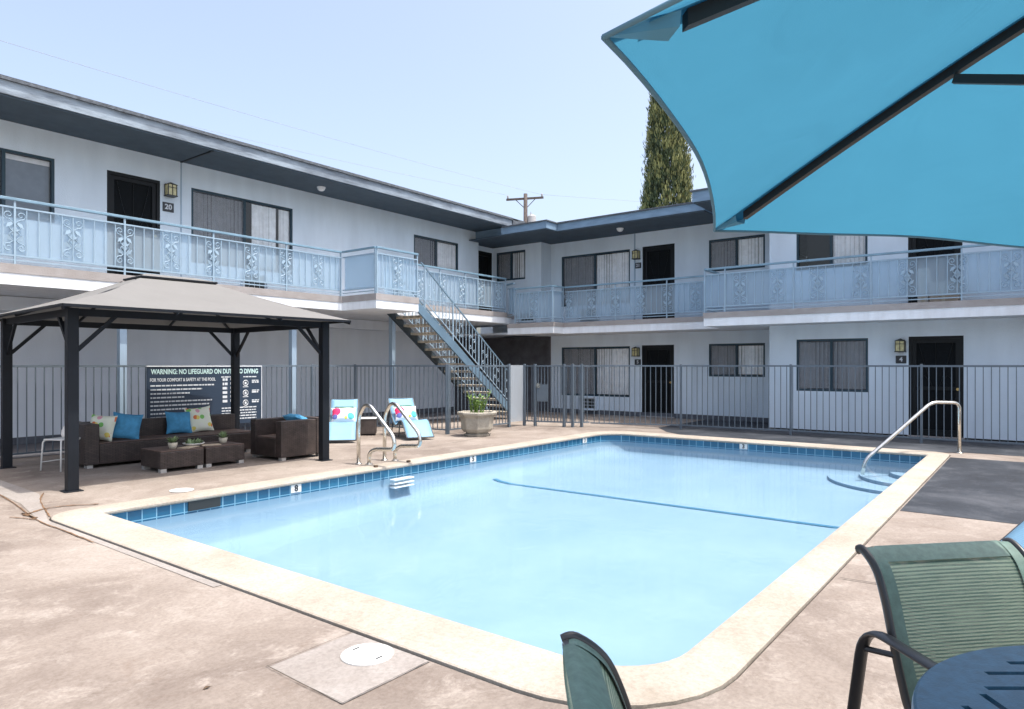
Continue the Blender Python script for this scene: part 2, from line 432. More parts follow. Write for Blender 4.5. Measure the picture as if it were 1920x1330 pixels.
mat('chair_frame', (0.04, 0.038, 0.038), 0.35, var=0.15)
mat('table_top', (0.042, 0.115, 0.175), 0.42, var=0.25, vscale=30, bump=0.1, bscale=200)  # blue of the reflected umbrella and sky is partly in the base colour
mat('table_rim', (0.42, 0.47, 0.50), 0.4)
mat('sign_blue', (0.022, 0.04, 0.07), 0.45)
mat('sign_mint', (0.52, 0.72, 0.70), 0.5)
mat('sign_white', (0.62, 0.66, 0.69), 0.5)
mat('white_metal', (0.75, 0.75, 0.72), 0.4, var=0.1)
mat('lid_white', (0.62, 0.62, 0.60), 0.5, var=0.06)
mat('ceramic', (0.72, 0.70, 0.66), 0.4)
mat('tray', (0.62, 0.50, 0.36), 0.7, var=0.2, vscale=20)
mat('pipe_blue', (0.30, 0.40, 0.50), 0.6)

def tile_mat():
    m, nt, p = new_mat('pool_tile')
    tc = nt.nodes.new('ShaderNodeTexCoord')
    sep = nt.nodes.new('ShaderNodeSeparateXYZ'); nt.links.new(tc.outputs['Object'], sep.inputs[0])
    ad = nt.nodes.new('ShaderNodeMath'); ad.operation = 'ADD'
    nt.links.new(sep.outputs[0], ad.inputs[0]); nt.links.new(sep.outputs[1], ad.inputs[1])
    cb = nt.nodes.new('ShaderNodeCombineXYZ')
    nt.links.new(ad.outputs[0], cb.inputs[0]); nt.links.new(sep.outputs[2], cb.inputs[1])
    br = nt.nodes.new('ShaderNodeTexBrick'); br.offset = 0
    br.inputs['Scale'].default_value = 1; br.inputs['Brick Width'].default_value = 0.152; br.inputs['Row Height'].default_value = 0.152
    br.inputs['Mortar Size'].default_value = 0.006
    br.inputs['Color1'].default_value = (0.010, 0.075, 0.15, 1); br.inputs['Color2'].default_value = (0.022, 0.13, 0.23, 1)
    br.inputs['Mortar'].default_value = (0.19, 0.36, 0.47, 1)
    nt.links.new(cb.outputs[0], br.inputs['Vector'])
    nt.links.new(br.outputs[0], p.inputs['Base Color'])
    p.inputs['Roughness'].default_value = 0.18
    MATS['pool_tile'] = m
tile_mat()

# ------------------------------------------------------------------ mesh helpers
class MB:
    def __init__(s):
        s.v = []; s.f = []
    def add(s, vs_, fs):
        o = len(s.v)
        s.v += [tuple(p) for p in vs_]
        s.f += [tuple(i + o for i in f) for f in fs]
        return s
    def box(s, x0, y0, z0, x1, y1, z1):
        v = [(x, y, z) for z in (z0, z1) for y in (y0, y1) for x in (x0, x1)]
        return s.add(v, [(0, 2, 3, 1), (4, 5, 7, 6), (0, 1, 5, 4), (2, 6, 7, 3), (0, 4, 6, 2), (1, 3, 7, 5)])
    def quad(s, a, b, c, d):
        return s.add([a, b, c, d], [(0, 1, 2, 3)])
    def bar(s, a, b, w, h, up=(0, 0, 1)):
        """rectangular bar between two points, w sideways, h along up"""
        a = Vector(a); b = Vector(b); d = (b - a).normalized(); u = Vector(up)
        if abs(d.dot(u)) > 0.98: u = Vector((0, 1, 0))
        sd = d.cross(u).normalized(); u = sd.cross(d).normalized()
        v = []
        for p in (a, b):
            for i, j in ((-1, -1), (1, -1), (1, 1), (-1, 1)):
                v.append(p + sd*(i*w/2) + u*(j*h/2))
        return s.add(v, [(0, 1, 2, 3), (7, 6, 5, 4), (0, 4, 5, 1), (1, 5, 6, 2), (2, 6, 7, 3), (3, 7, 4, 0)])
    def tube(s, pts, r, n=8, close=False, flat=None):
        pts = [Vector(p) for p in pts]
        N = len(pts); prev = None; rings = []
        for i, p in enumerate(pts):
            if close: t = pts[(i+1) % N] - pts[i-1]
            else: t = pts[min(i+1, N-1)] - pts[max(i-1, 0)]
            t.normalize()
            if prev is None:
                u = Vector((0, 0, 1)) if abs(t.z) < 0.9 else Vector((1, 0, 0))
                u = (u - t*u.dot(t)).normalized()
            else:
                u = (prev - t*prev.dot(t)).normalized()
            prev = u; w = t.cross(u)
            rr = r[i] if isinstance(r, (list, tuple)) else r
            k = flat if flat else 1.0
            rings.append([p + u*(math.cos(2*PI*j/n)*rr) + w*(math.sin(2*PI*j/n)*rr*k) for j in range(n)])
        v = [q for ring in rings for q in ring]; f = []
        M = N if close else N-1
        for i in range(M):
            a = i*n; b = ((i+1) % N)*n
            for j in range(n):
                f.append((a+j, a+(j+1) % n, b+(j+1) % n, b+j))
        if not close:
            f.append(tuple(range(n-1, -1, -1))); f.append(tuple((N-1)*n + j for j in range(n)))
        return s.add(v, f)
    def cyl(s, x, y, z0, z1, r0, r1=None, n=20):
        r1 = r0 if r1 is None else r1
        v = [(x + r0*math.cos(2*PI*j/n), y + r0*math.sin(2*PI*j/n), z0) for j in range(n)]
        v += [(x + r1*math.cos(2*PI*j/n), y + r1*math.sin(2*PI*j/n), z1) for j in range(n)]
        f = [(j, (j+1) % n, n+(j+1) % n, n+j) for j in range(n)]
        f += [tuple(range(n-1, -1, -1)), tuple(range(n, 2*n))]
        return s.add(v, f)
    def lathe(s, prof, x=0, y=0, n=20, rot=0, cap=True):
        v = []; f = []
        for r, z in prof:
            v += [(x + r*math.cos(2*PI*j/n + rot), y + r*math.sin(2*PI*j/n + rot), z) for j in range(n)]
        for i in range(len(prof)-1):
            for j in range(n):
                f.append((i*n+j, i*n+(j+1) % n, (i+1)*n+(j+1) % n, (i+1)*n+j))
        if cap:
            f.append(tuple(range(n-1, -1, -1))); f.append(tuple((len(prof)-1)*n + j for j in range(n)))
        return s.add(v, f)
    def shift(s, d):
        s.v = [(p[0]+d[0], p[1]+d[1], p[2]+d[2]) for p in s.v]
        return s
    def xform(s, m):
        s.v = [tuple(m @ Vector(p)) for p in s.v]
        return s
    def build(s, name, material, parent=None, smooth=False, bevel=0.0, loc=None):
        me = bpy.data.meshes.new(name)
        me.from_pydata(s.v, [], s.f)
        me.validate()
        me.update()
        o = bpy.data.objects.new(name, me)
        C.objects.link(o)
        me.materials.append(MATS[material])
        if smooth:
            for p in me.polygons: p.use_smooth = True
        if bevel:
            b = o.modifiers.new('bevel', 'BEVEL'); b.width = bevel; b.segments = 2; b.limit_method = 'ANGLE'
        if parent: o.parent = parent
        if loc: o.location = loc
        return o

def tag(o, label=None, cat=None, group=None, kind=None):
    if label: o['label'] = label
    if cat: o['category'] = cat
    if group: o['group'] = group
    if kind: o['kind'] = kind
    return o
def thing(name, label, cat, loc=(0, 0, 0), rz=0, group=None):
    o = bpy.data.objects.new(name, None)
    o.empty_display_size = 0.2
    C.objects.link(o)
    o.location = loc; o.rotation_euler = (0, 0, rz)
    return tag(o, label, cat, group)
def struct(name, mb, m, label=None, cat=None, **k):
    return tag(mb.build(name, m, **k), label, cat, None, 'structure')
def dup(root, loc, rz, label, group=None):
    r = root.copy(); C.objects.link(r); r.location = loc; r.rotation_euler = (0, 0, rz); r['label'] = label
    if group: r['group'] = group
    for ch in list(root.children):
        c = ch.copy(); C.objects.link(c); c.parent = r
        for g in list(ch.children):
            d = g.copy(); C.objects.link(d); d.parent = c
    return r
def text_mesh(s, size, bold=0.0, sx=1.0):
    """flat lettering as MB in the XY plane, centred"""
    cu = bpy.data.curves.new('lettering', 'FONT')
    cu.body = s; cu.size = size; cu.align_x = 'CENTER'; cu.align_y = 'CENTER'; cu.offset = bold; cu.resolution_u = 3
    cu.extrude = 0.001
    o = bpy.data.objects.new('lettering', cu); C.objects.link(o)
    dg = bpy.context.evaluated_depsgraph_get()
    me = bpy.data.meshes.new_from_object(o.evaluated_get(dg))
    mb = MB()
    mb.add([(v.co.x*sx, v.co.y, v.co.z) for v in me.vertices], [tuple(p.vertices) for p in me.polygons])
    bpy.data.objects.remove(o); bpy.data.curves.remove(cu); bpy.data.meshes.remove(me)
    return mb
def smooth_path(pts, n=6):
    """catmull-rom through the points"""
    P = [Vector(p) for p in pts]; out = []
    for i in range(len(P)-1):
        a = P[max(i-1, 0)]; b = P[i]; c = P[i+1]; d = P[min(i+2, len(P)-1)]
        for k in range(n):
            t = k/n
            out.append(0.5*((2*b) + (c-a)*t + (2*a-5*b+4*c-d)*t*t + (3*b-a-3*c+d)*t**3))
    out.append(P[-1])
    return out
def round_corner(pts, r, n=5):
    """polyline with filleted corners"""
    P = [Vector(p) for p in pts]; out = [P[0]]
    for i in range(1, len(P)-1):
        a = (P[i-1]-P[i]); b = (P[i+1]-P[i])
        rr = min(r, a.length*0.49, b.length*0.49)
        s = P[i] + a.normalized()*rr; e = P[i] + b.normalized()*rr
        for k in range(n+1):
            t = k/n
            out.append(s*(1-t)**2 + P[i]*2*t*(1-t) + e*t*t)
    out.append(P[-1])
    return out

# ------------------------------------------------------------------ ground, pool
PX0, PX1, PY0, PY1 = 2.95, 13.3, 1.45, 7.55        # water edge of the pool
def rrect(x0, y0, x1, y1, r, n=8):
    """corner radii r = (near right, far right, far left, near left) ccw from x0,y0"""
    pts = []
    cs = [(x0, y0, PI, r[0], 1, 1), (x1, y0, 1.5*PI, r[1], -1, 1), (x1, y1, 0, r[2], -1, -1), (x0, y1, 0.5*PI, r[3], 1, -1)]
    for cx, cy, a0, rr, sx, sy in cs:
        for k in range(n+1):
            a = a0 + 0.5*PI*k/n
            pts.append((cx + sx*rr + rr*math.cos(a), cy + sy*rr + rr*math.sin(a)))
    return pts
INN = rrect(PX0, PY0, PX1, PY1, (0.42, 0.12, 0.5, 0.06))
WAL = rrect(PX0-0.03, PY0-0.03, PX1+0.03, PY1+0.03, (0.45, 0.15, 0.53, 0.09))
OUT = rrect(2.5, 1.15, 13.75, 7.86, (0.75, 0.4, 0.85, 0.38))
DEC = rrect(2.485, 1.135, 13.765, 7.875, (0.765, 0.415, 0.865, 0.395))
N = len(INN)
def ring(A, B, za, zb):
    mb = MB()
    mb.add([(x, y, za) for x, y in A] + [(x, y, zb) for x, y in B],
           [(i, (i+1) % N, N+(i+1) % N, N+i) for i in range(N)])
    return mb
# deck: from the pool outline out to a big rectangle
def to_rect(pts, x0, y0, x1, y1):
    cx, cy = 8.1, 4.5; res = []
    q = N//4
    corners = [(x0, y0), (x1, y0), (x1, y1), (x0, y1)]
    for i, (x, y) in enumerate(pts):
        c = corners[i//q]; k = i % q
        nx_, pv = corners[(i//q+1) % 4], corners[(i//q-1) % 4]
        if k < q//2: t = (q//2-k)/(q//2)*0.35; res.append((c[0]+(pv[0]-c[0])*t, c[1]+(pv[1]-c[1])*t))
        elif k == q//2: res.append(c)
        else: t = (k-q//2)/(q-1-q//2)*0.35; res.append((c[0]+(nx_[0]-c[0])*t, c[1]+(nx_[1]-c[1])*t))
    return res
DX0, DY0, DX1, DY1 = -14, -16, 40, 30
REC = to_rect(DEC, DX0, DY0, DX1, DY1)
struct('pool_deck', ring(REC, DEC, 0, 0), 'deck')
g = MB()
BIG = 900
g.quad((-BIG, -BIG, -.004), (BIG, -BIG, -.004), (BIG, DY0, -.004), (-BIG, DY0, -.004))
g.quad((-BIG, DY1, -.004), (BIG, DY1, -.004), (BIG, BIG, -.004), (-BIG, BIG, -.004))
g.quad((-BIG, DY0, -.004), (DX0, DY0, -.004), (DX0, DY1, -.004), (-BIG, DY1, -.004))
g.quad((DX1, DY0, -.004), (BIG, DY0, -.004), (BIG, DY1, -.004), (DX1, DY1, -.004))
struct('ground', g, 'earth')
# coping with a rounded nose over the water
cp = MB()
prof = [(0, 0.0, -0.012), (0, 0.0, 0.010), (0.0, 0.02, 0.016), (0.85, 0, 0.016), (0.96, 0, 0.012), (1.0, 0, -0.004), (1.0, 0, -0.022), (0.97, 0, -0.036), (0.9, 0, -0.042)]
rows = []
for t, e, z in prof:
    rows.append([(a[0]+(b[0]-a[0])*min(t+e, 1), a[1]+(b[1]-a[1])*min(t+e, 1), z) for a, b in zip(OUT, INN)])
v = [p for r_ in rows for p in r_]
f = []
for k in range(len(rows)-1):
    for i in range(N):
        f.append((k*N+i, k*N+(i+1) % N, (k+1)*N+(i+1) % N, (k+1)*N+i))
cp.add(v, f)
struct('pool_coping', cp, 'coping', smooth=False)
struct('coping_joint', ring(DEC, OUT, -0.014, -0.014), 'joint')
jw = MB(); jw.add([(x, y, 0) for x, y in DEC] + [(x, y, -0.014) for x, y in DEC], [(i, (i+1) % N, N+(i+1) % N, N+i) for i in range(N)])
struct('joint_side', jw, 'joint')
WZ = -0.145
tb = MB(); tb.add([(x, y, -0.036) for x, y in WAL] + [(x, y, -0.175) for x, y in WAL], [(i, (i+1) % N, N+(i+1) % N, N+i) for i in range(N)])
struct('pool_tile_band', tb, 'pool_tile')
# shell: walls with a coved foot, floor deeper at the near end
def floor_z(x):
    return -0.5 if x > 9.0 else -0.5 - 0.16*min(1, (9.0-x)/4.5)
sh = MB()
def dens(P):
    out = []
    for a, b in zip(P, P[1:] + P[:1]):
        m_ = max(1, int(math.hypot(b[0]-a[0], b[1]-a[1])/0.5))
        out += [(a[0]+(b[0]-a[0])*k/m_, a[1]+(b[1]-a[1])*k/m_) for k in range(m_)]
    return out
SHW = dens(WAL); NS_ = len(SHW)
lev = [(0, -0.175, 0), (0, -0.24, 0), (0.015, -0.29, 0), (0.05, .13, 1), (0.11, .085, 1), (0.20, .045, 1), (0.32, .018, 1), (0.5, .003, 1), (0.62, -.004, 1)]
cx, cy = 8.1, 4.5
rows = []
for ins, dz, fl in lev:
    rows.append([(cx + (x-cx)*(1-ins/5.2), cy + (y-cy)*(1-ins/3.06), dz + (floor_z(x) if fl else 0)) for x, y in SHW])
v = [p for r_ in rows for p in r_]; f = []
for k in range(len(rows)-1):
    for i in range(len(SHW)):
        f.append((k*NS_+i, k*NS_+(i+1) % NS_, (k+1)*NS_+(i+1) % NS_, (k+1)*NS_+i))
sh.add(v, f)
xs = [2.8, 3.6, 4.5, 5.5, 6.5, 7.5, 8.5, 9.0, 13.4]
for a, b in zip(xs[:-1], xs[1:]):
    sh.quad((a, 1.35, floor_z(a)-.002), (b, 1.35, floor_z(b)-.002), (b, 7.65, floor_z(b)-.002), (a, 7.65, floor_z(a)-.002))
struct('pool_shell', sh, 'plaster', smooth=True)
wt = MB()
wt.add([(x, y, WZ) for x, y in WAL], [tuple(range(N))])
struct('pool_water', wt, 'water')
ln = MB()
lpts = [(1.65, floor_z(9.08)+.006)] + [(4.5+(7.58-4.5)*(1-ins/3.06)-.004, dz+(floor_z(9.08) if fl else 0)+.007) for ins, dz, fl in lev[::-1] if ins > .19]
ln.add([(x, y, z) for y, z in lpts for x in (9.03, 9.13)], [(2*i, 2*i+1, 2*i+3, 2*i+2) for i in range(len(lpts)-1)])
struct('depth_line', ln, 'line_tile')
# corner steps in the shallow end
stp = MB()
for r_, z in ((1.55, -0.45), (1.05, -0.395), (0.58, -0.33)):
    n = 18
    pts = [(PX1+.02 + r_*math.cos(PI/2 + PI/2*k/n), PY0-.02 + r_*math.sin(PI/2 + PI/2*k/n)) for k in range(n+1)]
    pts.append((PX1+.02, PY0-.02))
    m_ = len(pts)
    stp.add([(x, y, z) for x, y in pts] + [(x, y, -0.52) for x, y in pts], [tuple(range(m_))] + [(m_+i, m_+(i+1) % m_, (i+1) % m_, i) for i in range(m_)])
struct('pool_steps', stp, 'plaster')
# deck details
d1 = MB(); d1.quad((7.95, -6, .004), (13.3, -6, .004), (13.12, 1.12, .004), (8.0, 1.12, .004))  # dark sheet just above the deck, right of the pool
struct('dark_deck_patch', d1, 'dark_deck')
d2 = MB(); d2.add([(13.98, -9, .004), (16.5, -9, .004), (16.5, 5.1, .004), (18.1, 5.1, .004), (18.1, 7.2, .004), (15.1, 7.2, .004), (14.25, 6.6, .004), (13.785, 6.0, .004), (13.785, 1.25, .004), (13.98, 1.0, .004)], [tuple(range(10))])  # dark strip just above the deck, along the right wing
struct('wall_side_dark_strip', d2, 'dark_deck')
d3 = MB(); d3.quad((1.93, 2.43, .004), (2.478, 2.43, .004), (2.478, 3.03, .004), (1.95, 3.02, .004))
struct('skimmer_patch', d3, 'deck_pale')
d4 = MB()
d4.quad((2.415, 4.4, .004), (2.478, 4.4, .004), (2.478, 7.55, .004), (2.42, 7.6, .004))
d4.quad((2.42, 7.6, .004), (2.478, 7.55, .004), (2.93, 9.2, .004), (2.60, 8.7, .004))
d4.quad((2.60, 8.7, .004), (2.93, 9.2, .004), (3.0, 11.6, .004), (2.75, 11.6, .004))
struct('patched_strip', d4, 'deck_pale')
d5 = MB(); d5.quad((-14, 12.95, .004), (17.9, 12.95, .004), (17.9, 15.2, .004), (-14, 15.2, .004))
struct('driveway', d5, 'asphalt')
def crack(pts, w, name, m, z=.009):
    mb = MB(); P = smooth_path([(x, y, 0) for x, y in pts], 8)
    rows = []
    for i, p in enumerate(P):
        t = (P[min(i+1, len(P)-1)] - P[max(i-1, 0)]).normalized()
        nrm = Vector((-t.y, t.x, 0)); j = random.uniform(-.25, .25)*w
        ww = w*random.uniform(.5, 1.2)
        rows.append((p + nrm*(ww/2+j), p - nrm*(ww/2-j)))
    mb.add([(q.x, q.y, z) for r_ in rows for q in r_], [(2*i, 2*i+1, 2*i+3, 2*i+2) for i in range(len(rows)-1)])
    return struct(name, mb, m)
crack([(2.85, 12.0), (2.72, 10.4), (2.55, 8.7), (2.42, 7.7), (2.41, 6.9), (2.405, 6.3)], .016, 'deck_crack', 'rust_crack')
crack([(2.98, 9.2), (2.80, 8.75), (2.60, 7.95), (2.55, 7.7)], .016, 'deck_crack', 'rust_crack')
crack([(2.44, 7.75), (2.43, 8.1), (2.47, 8.05), (2.75, 8.2), (3.1, 8.0)], .035, 'deck_crack', 'rust_crack')
crack([(2.3, 8.0), (2.38, 7.8), (2.41, 7.68)], .02, 'deck_crack', 'rust_crack')
crack([(1.93, 2.43), (1.93, 2.75), (1.94, 3.03)], .004, 'deck_crack', 'joint', .0095)
crack([(1.93, 3.025), (2.2, 3.03), (2.47, 3.035)], .004, 'deck_crack', 'joint', .0095)
crack([(1.93, 2.43), (2.2, 2.432), (2.47, 2.43)], .004, 'deck_crack', 'joint', .0095)
crack([(13.8, 9.8), (10.5, 9.05), (7.5, 8.6), (4.5, 8.75)], .010, 'deck_crack', 'joint')
crack([(5.2, 1.1), (5.25, 0.2), (5.2, -1.5)], .010, 'deck_crack', 'joint')

# ------------------------------------------------------------------ openings: windows, doors
def wallX(mb, x0, x1, z0, z1, y, holes, th=0.18):
    """wall in plane Y=y facing -Y with rectangular holes and reveals (depth th)"""
    xs_ = sorted({x0, x1, *[h[0] for h in holes], *[h[1] for h in holes]})
    zs_ = sorted({z0, z1, *[h[2] for h in holes], *[h[3] for h in holes]})
    for a, b in zip(xs_[:-1], xs_[1:]):
        for c, d in zip(zs_[:-1], zs_[1:]):
            mx_, mz_ = (a+b)/2, (c+d)/2
            if any(h[0] < mx_ < h[1] and h[2] < mz_ < h[3] for h in holes): continue
            mb.quad((a, y, c), (b, y, c), (b, y, d), (a, y, d))
    for a, b, c, d in holes:
        mb.quad((a, y, c), (a, y+th, c), (b, y+th, c), (b, y, c))
        mb.quad((a, y, d), (b, y, d), (b, y+th, d), (a, y+th, d))
        mb.quad((a, y, c), (a, y, d), (a, y+th, d), (a, y+th, c))
        mb.quad((b, y, c), (b, y+th, c), (b, y+th, d), (b, y, d))
    return mb
# local frame L: X along the wall (left to right seen from outside), Y into the wall, Z up
ROTX = Matrix.Identity(4)                                  # for walls facing -Y : local x = +X, local y = +Y
def frame_minus_x(X, Yref):                                # walls facing -X : local x = -Y, local y = +X
    return Matrix(((0, 1, 0, X), (-1, 0, 0, Yref), (0, 0, 1, 0), (0, 0, 0, 1)))
def put(mb, M, root):
    mb.xform(M)
    l = root.location
    return mb.shift((-l[0], -l[1], -l[2]))
def window(root, M, x0, x1, z0, z1, left='grey', right='white', split=0.5, sill=False):
    """aluminium slider: frame mesh with pane, blinds and insect screen as its parts"""
    F = 0.045; xm = x0 + (x1-x0)*split
    fr = MB()
    for a, b, c, d in ((x0, x1, z1-F, z1), (x0, x1, z0, z0+F), (x0, x0+F, z0+F, z1-F), (x1-F, x1, z0+F, z1-F)):
        fr.box(a, -0.012, c, b, 0.07, d)
    fr.box(xm-F*.6, -0.004, z0+F, xm+F*.6, 0.06, z1-F)
    w = put(fr, M, root).build('window', 'frame_teal', root)
    pn = MB(); pn.quad((x0+F, 0.03, z0+F), (x1-F, 0.03, z0+F), (x1-F, 0.03, z1-F), (x0+F, 0.03, z1-F))
    put(pn, M, root).build('pane', 'glass', w)
    for side, (a, b) in ((left, (x0+F, xm-F*.6)), (right, (xm+F*.6, x1-F))):
        if side in ('grey', 'white', 'part', 'plain'):
            bl = MB(); pitch = 0.088; x = a
            while x < b:
                e = min(x+pitch*0.98, b)
                if side == 'part' and random.random() < .22: x += pitch; continue
                tw = random.uniform(-.012, .02)
                zt = z1-F-.02 if side != 'plain' else z1-F
                bl.add([(x, .062+tw, z0+F+.02), ((x+e)/2, .05, z0+F+.02), (e, .062-tw, z0+F+.02), (x, .062+tw, zt), ((x+e)/2, .05, zt), (e, .062-tw, zt)], [(0, 1, 4, 3), (1, 2, 5, 4)])
                x += pitch
            put(bl, M, root).build('blinds', 'blind_white', w)
        if side in ('grey',):
            sc = MB(); sc.quad((a, 0.008, z0+F), (b, 0.008, z0+F), (b, 0.008, z1-F), (a, 0.008, z1-F))
            put(sc, M, root).build('insect_screen', 'screen', w)
        if side == 'shade':
            bl = MB(); bl.quad((a, .12, z0+F), (b, .12, z0+F), (b, .12, z1-F), (a, .12, z1-F))
            put(bl, M, root).build('roller_blind', 'blind_grey', w)
            bl = MB(); bl.quad((a, .10, z1-F-.09), (b, .10, z1-F-.09), (b, .10, z1-F), (a, .10, z1-F))
            put(bl, M, root).build('blind_valance', 'blind_white', w)
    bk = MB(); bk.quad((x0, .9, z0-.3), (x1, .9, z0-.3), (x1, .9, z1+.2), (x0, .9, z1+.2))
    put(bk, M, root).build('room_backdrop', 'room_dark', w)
    return w
def door(root, M, x0, x1, z0, z1, handle_right=True, fancy=False):
    """black security screen door in a dark frame"""
    F = 0.06
    fr = MB()
    for a, b, c, d in ((x0, x1, z1-F, z1), (x0, x0+F, z0, z1-F), (x1-F, x1, z0, z1-F)):
        fr.box(a, -0.02, c, b, 0.14, d)
    for a, b, c, d in ((x0+F, x1-F, z1-F-.08, z1-F), (x0+F, x1-F, z0+.01, z0+.13), (x0+F, x0+F+.08, z0+.13, z1-F-.08), (x1-F-.08, x1-F, z0+.13, z1-F-.08), (x0+F+.08, x1-F-.08, z0+.95, z0+1.02)):
        fr.box(a, 0.01, c, b, 0.05, d)
    xm = (x0+x1)/2
    fr.tube([(xm, .03, z0+1.02), (xm, .03, z1-F-.08)], .008, 6)
    for s in (-1, 1):
        fr.tube(smooth_path([(xm+s*.06, .03, z0+1.02), (xm+s*.16, .03, z0+1.35), (xm+s*.26, .03, z0+1.75), (xm+s*.3, .03, z1-F-.08)], 5), .008, 6)
        fr.tube(smooth_path([(xm+s*.32, .03, z0+1.1), (xm+s*.2, .03, z0+1.25), (xm+s*.1, .03, z0+1.06)], 5), .007, 6)
    for k in range(5):
        x = x0+F+.08+(x1-x0-2*F-.16)*(k+.5)/5
        fr.tube([(x, .03, z0+.13), (x, .03, z0+.95)], .007, 6)
    d_ = put(fr, M, root).build('door', 'door_black', root)
    ms = MB(); ms.quad((x0+F, .045, z0), (x1-F, .045, z0), (x1-F, .045, z1-F), (x0+F, .045, z1-F))
    put(ms, M, root).build('screen_mesh', 'door_mesh', d_)
    hd = MB(); xh = x1-F-.04 if handle_right else x0+F+.04
    hd.cyl(0, 0, 0, .05, .028, n=12).xform(Matrix.Translation((xh, 0.01, z0+.98)) @ Matrix.Rotation(PI/2, 4, 'X'))
    put(hd, M, root).build('handle', 'brass', d_)
    th = MB(); th.box(x0-.02, -0.05, z0-.03, x1+.02, .14, z0)
    put(th, M, root).build('threshold', 'slab_edge', d_)
    return d_

# ------------------------------------------------------------------ left building (long wing)
ZL = 3.1
LB = thing('apartment_building', 'pale blue stucco two storey wing with long balcony over an open carport, on the left', 'building', (7, 14, 0))
def lp(mb, name, m, **k):
    return put(mb, ROTX, LB).build(name, m, LB, **k)
holesL = [(2.25, 4.70, 4.05, 5.21), (5.57, 6.56, ZL, 5.21), (7.20, 9.65, 3.65, 5.21), (13.62, 15.49, 4.35, 5.21)]
w = MB(); wallX(w, -6, 16.44, ZL, 5.69, 14.0, holesL)
w.quad((16.44, 14.0, ZL), (16.44, 14.32, ZL), (16.44, 14.32, 5.69), (16.44, 14.0, 5.69))
wallX(w, 16.44, 17.7, ZL, 5.69, 14.32, [(16.62, 17.50, ZL, 5.21)])
w.quad((-6, 14.0, ZL), (-6, 14.0, 5.69), (-6, 22, 5.69), (-6, 22, ZL))
w.quad((-6, 22, 0), (-6, 22, 5.69), (18.2, 22, 5.69), (18.2, 22, 0))
lp(w, 'wall', 'stucco')
w = MB(); w.box(-6, 15.2, 0.14, 16.6, 15.4, 2.76)
lp(w, 'carport_wall', 'stucco_shade')
w = MB(); w.box(-6, 15.185, 0.0, 16.6, 15.4, 0.14)
lp(w, 'wall_base', 'wall_base')
w = MB(); w.box(-6, 14.9, 2.5, 17.4, 15.197, 2.76)
lp(w, 'header_beam', 'stucco_shade')
# balcony slab with landing bay over the stair head
def slab(z0, z1, inset):
    i = inset
    pts = [(-6, 12.8+i), (10.15-i*0+i*0, 12.8+i), (10.15+i, 12.8+i), (10.15+i, 11.62+i), (11.48-i, 11.62+i), (11.48-i, 12.8+i), (16.62-i, 12.8+i), (16.62-i, 13.2), (17.55, 13.2), (17.55, 15.2), (-6, 15.2)]
    pts = [pts[0]] + pts[2:]
    n = len(pts); mb = MB()
    mb.add([(x, y, z0) for x, y in pts] + [(x, y, z1) for x, y in pts], [tuple(range(n-1, -1, -1)), tuple(range(n, 2*n))] + [(k, (k+1) % n, n+(k+1) % n, n+k) for k in range(n)])
    return mb
lp(slab(2.955, ZL, 0.0), 'balcony_slab', 'slab_edge')
lp(slab(2.77, 2.955, 0.012), 'slab_trim', 'white_trim')
w = MB(); w.box(-6, 12.70, 5.72, 16.72, 22.3, 5.93)
lp(w, 'fascia', 'fascia_paint')
w = MB(); w.box(-6, 12.73, 5.69, 16.69, 22.2, 5.72)
lp(w, 'soffit', 'soffit')
w = MB()
w.box(-6, 12.66, 5.93, 16.76, 22.3, 5.965); w.box(-6, 12.78, 5.965, 16.66, 22.2, 6.03)
lp(w, 'roof', 'roofing')
for x in (1.9, 5.5, 9.09, 12.06):
    p_ = MB(); p_.box(x-.06, 13.13, 0, x+.06, 13.25, 2.77)
    lp(p_, 'post', 'pipe_blue')
window(LB, Matrix.Translation((0, 14.02, 0)), *holesL[0], left='shade', right='shade', split=0.69)
window(LB, Matrix.Translation((0, 14.02, 0)), *holesL[2], left='grey', right='part')
window(LB, Matrix.Translation((0, 14.02, 0)), *holesL[3], left='grey', right='white')
door(LB, Matrix.Translation((0, 14.02, 0)), *holesL[1])
door(LB, Matrix.Translation((0, 14.34, 0)), 16.62, 17.50, ZL, 5.21)
cj = MB(); cj.box(6.975, 13.985, ZL, 6.995, 14.0, 5.69)
lp(cj, 'conduit', 'pipe_blue')
sj = MB(); sj.box(6.965, 12.75, 5.675, 7.005, 14.0, 5.69)
lp(sj, 'soffit_strip', 'door_black')

# ------------------------------------------------------------------ right building
ZR = 2.74
RB = thing('apartment_building', 'pale blue stucco two storey wing facing the camera beyond the far end of the pool', 'building', (18, 6, 0))
def rp(mb, name, m, **k):
    return put(mb, ROTX, RB).build(name, m, RB, **k)
MA = frame_minus_x(18.1, 0); MBm = frame_minus_x(16.5, 0); MK = frame_minus_x(17.55, 0)
def hy(y0, y1, z0, z1): return (-max(y0, y1), -min(y0, y1), z0, z1)
A_up_win, A_up_door, A_up_win2 = hy(9.54, 11.95, 3.35, 4.93), hy(8.13, 9.13, ZR, 4.95), hy(5.62, 7.13, 4.05, 4.92)
A_lo_win, A_lo_door, A_lo_win2 = hy(9.54, 11.95, 0.55, 2.06), hy(8.15, 9.15, 0.03, 2.08), hy(5.62, 7.13, 1.19, 2.08)
B_up_win, B_up_door = hy(2.93, 4.41, 3.68, 4.93), hy(1.20, 2.16, ZR, 4.85)
B_lo_win, B_lo_door = hy(2.92, 4.41, 0.91, 2.09), hy(1.18, 2.15, 0.03, 2.10)
B_up_win2, B_lo_win2 = hy(-3.2, -1.2, 3.5, 4.93), hy(-3.2, -1.2, 0.7, 2.09)
wa = MB(); wallX(wa, -12.36, -5.0, 0.13, 5.38, 0, [A_up_win, A_up_door, A_up_win2, A_lo_win, A_lo_door, A_lo_win2])
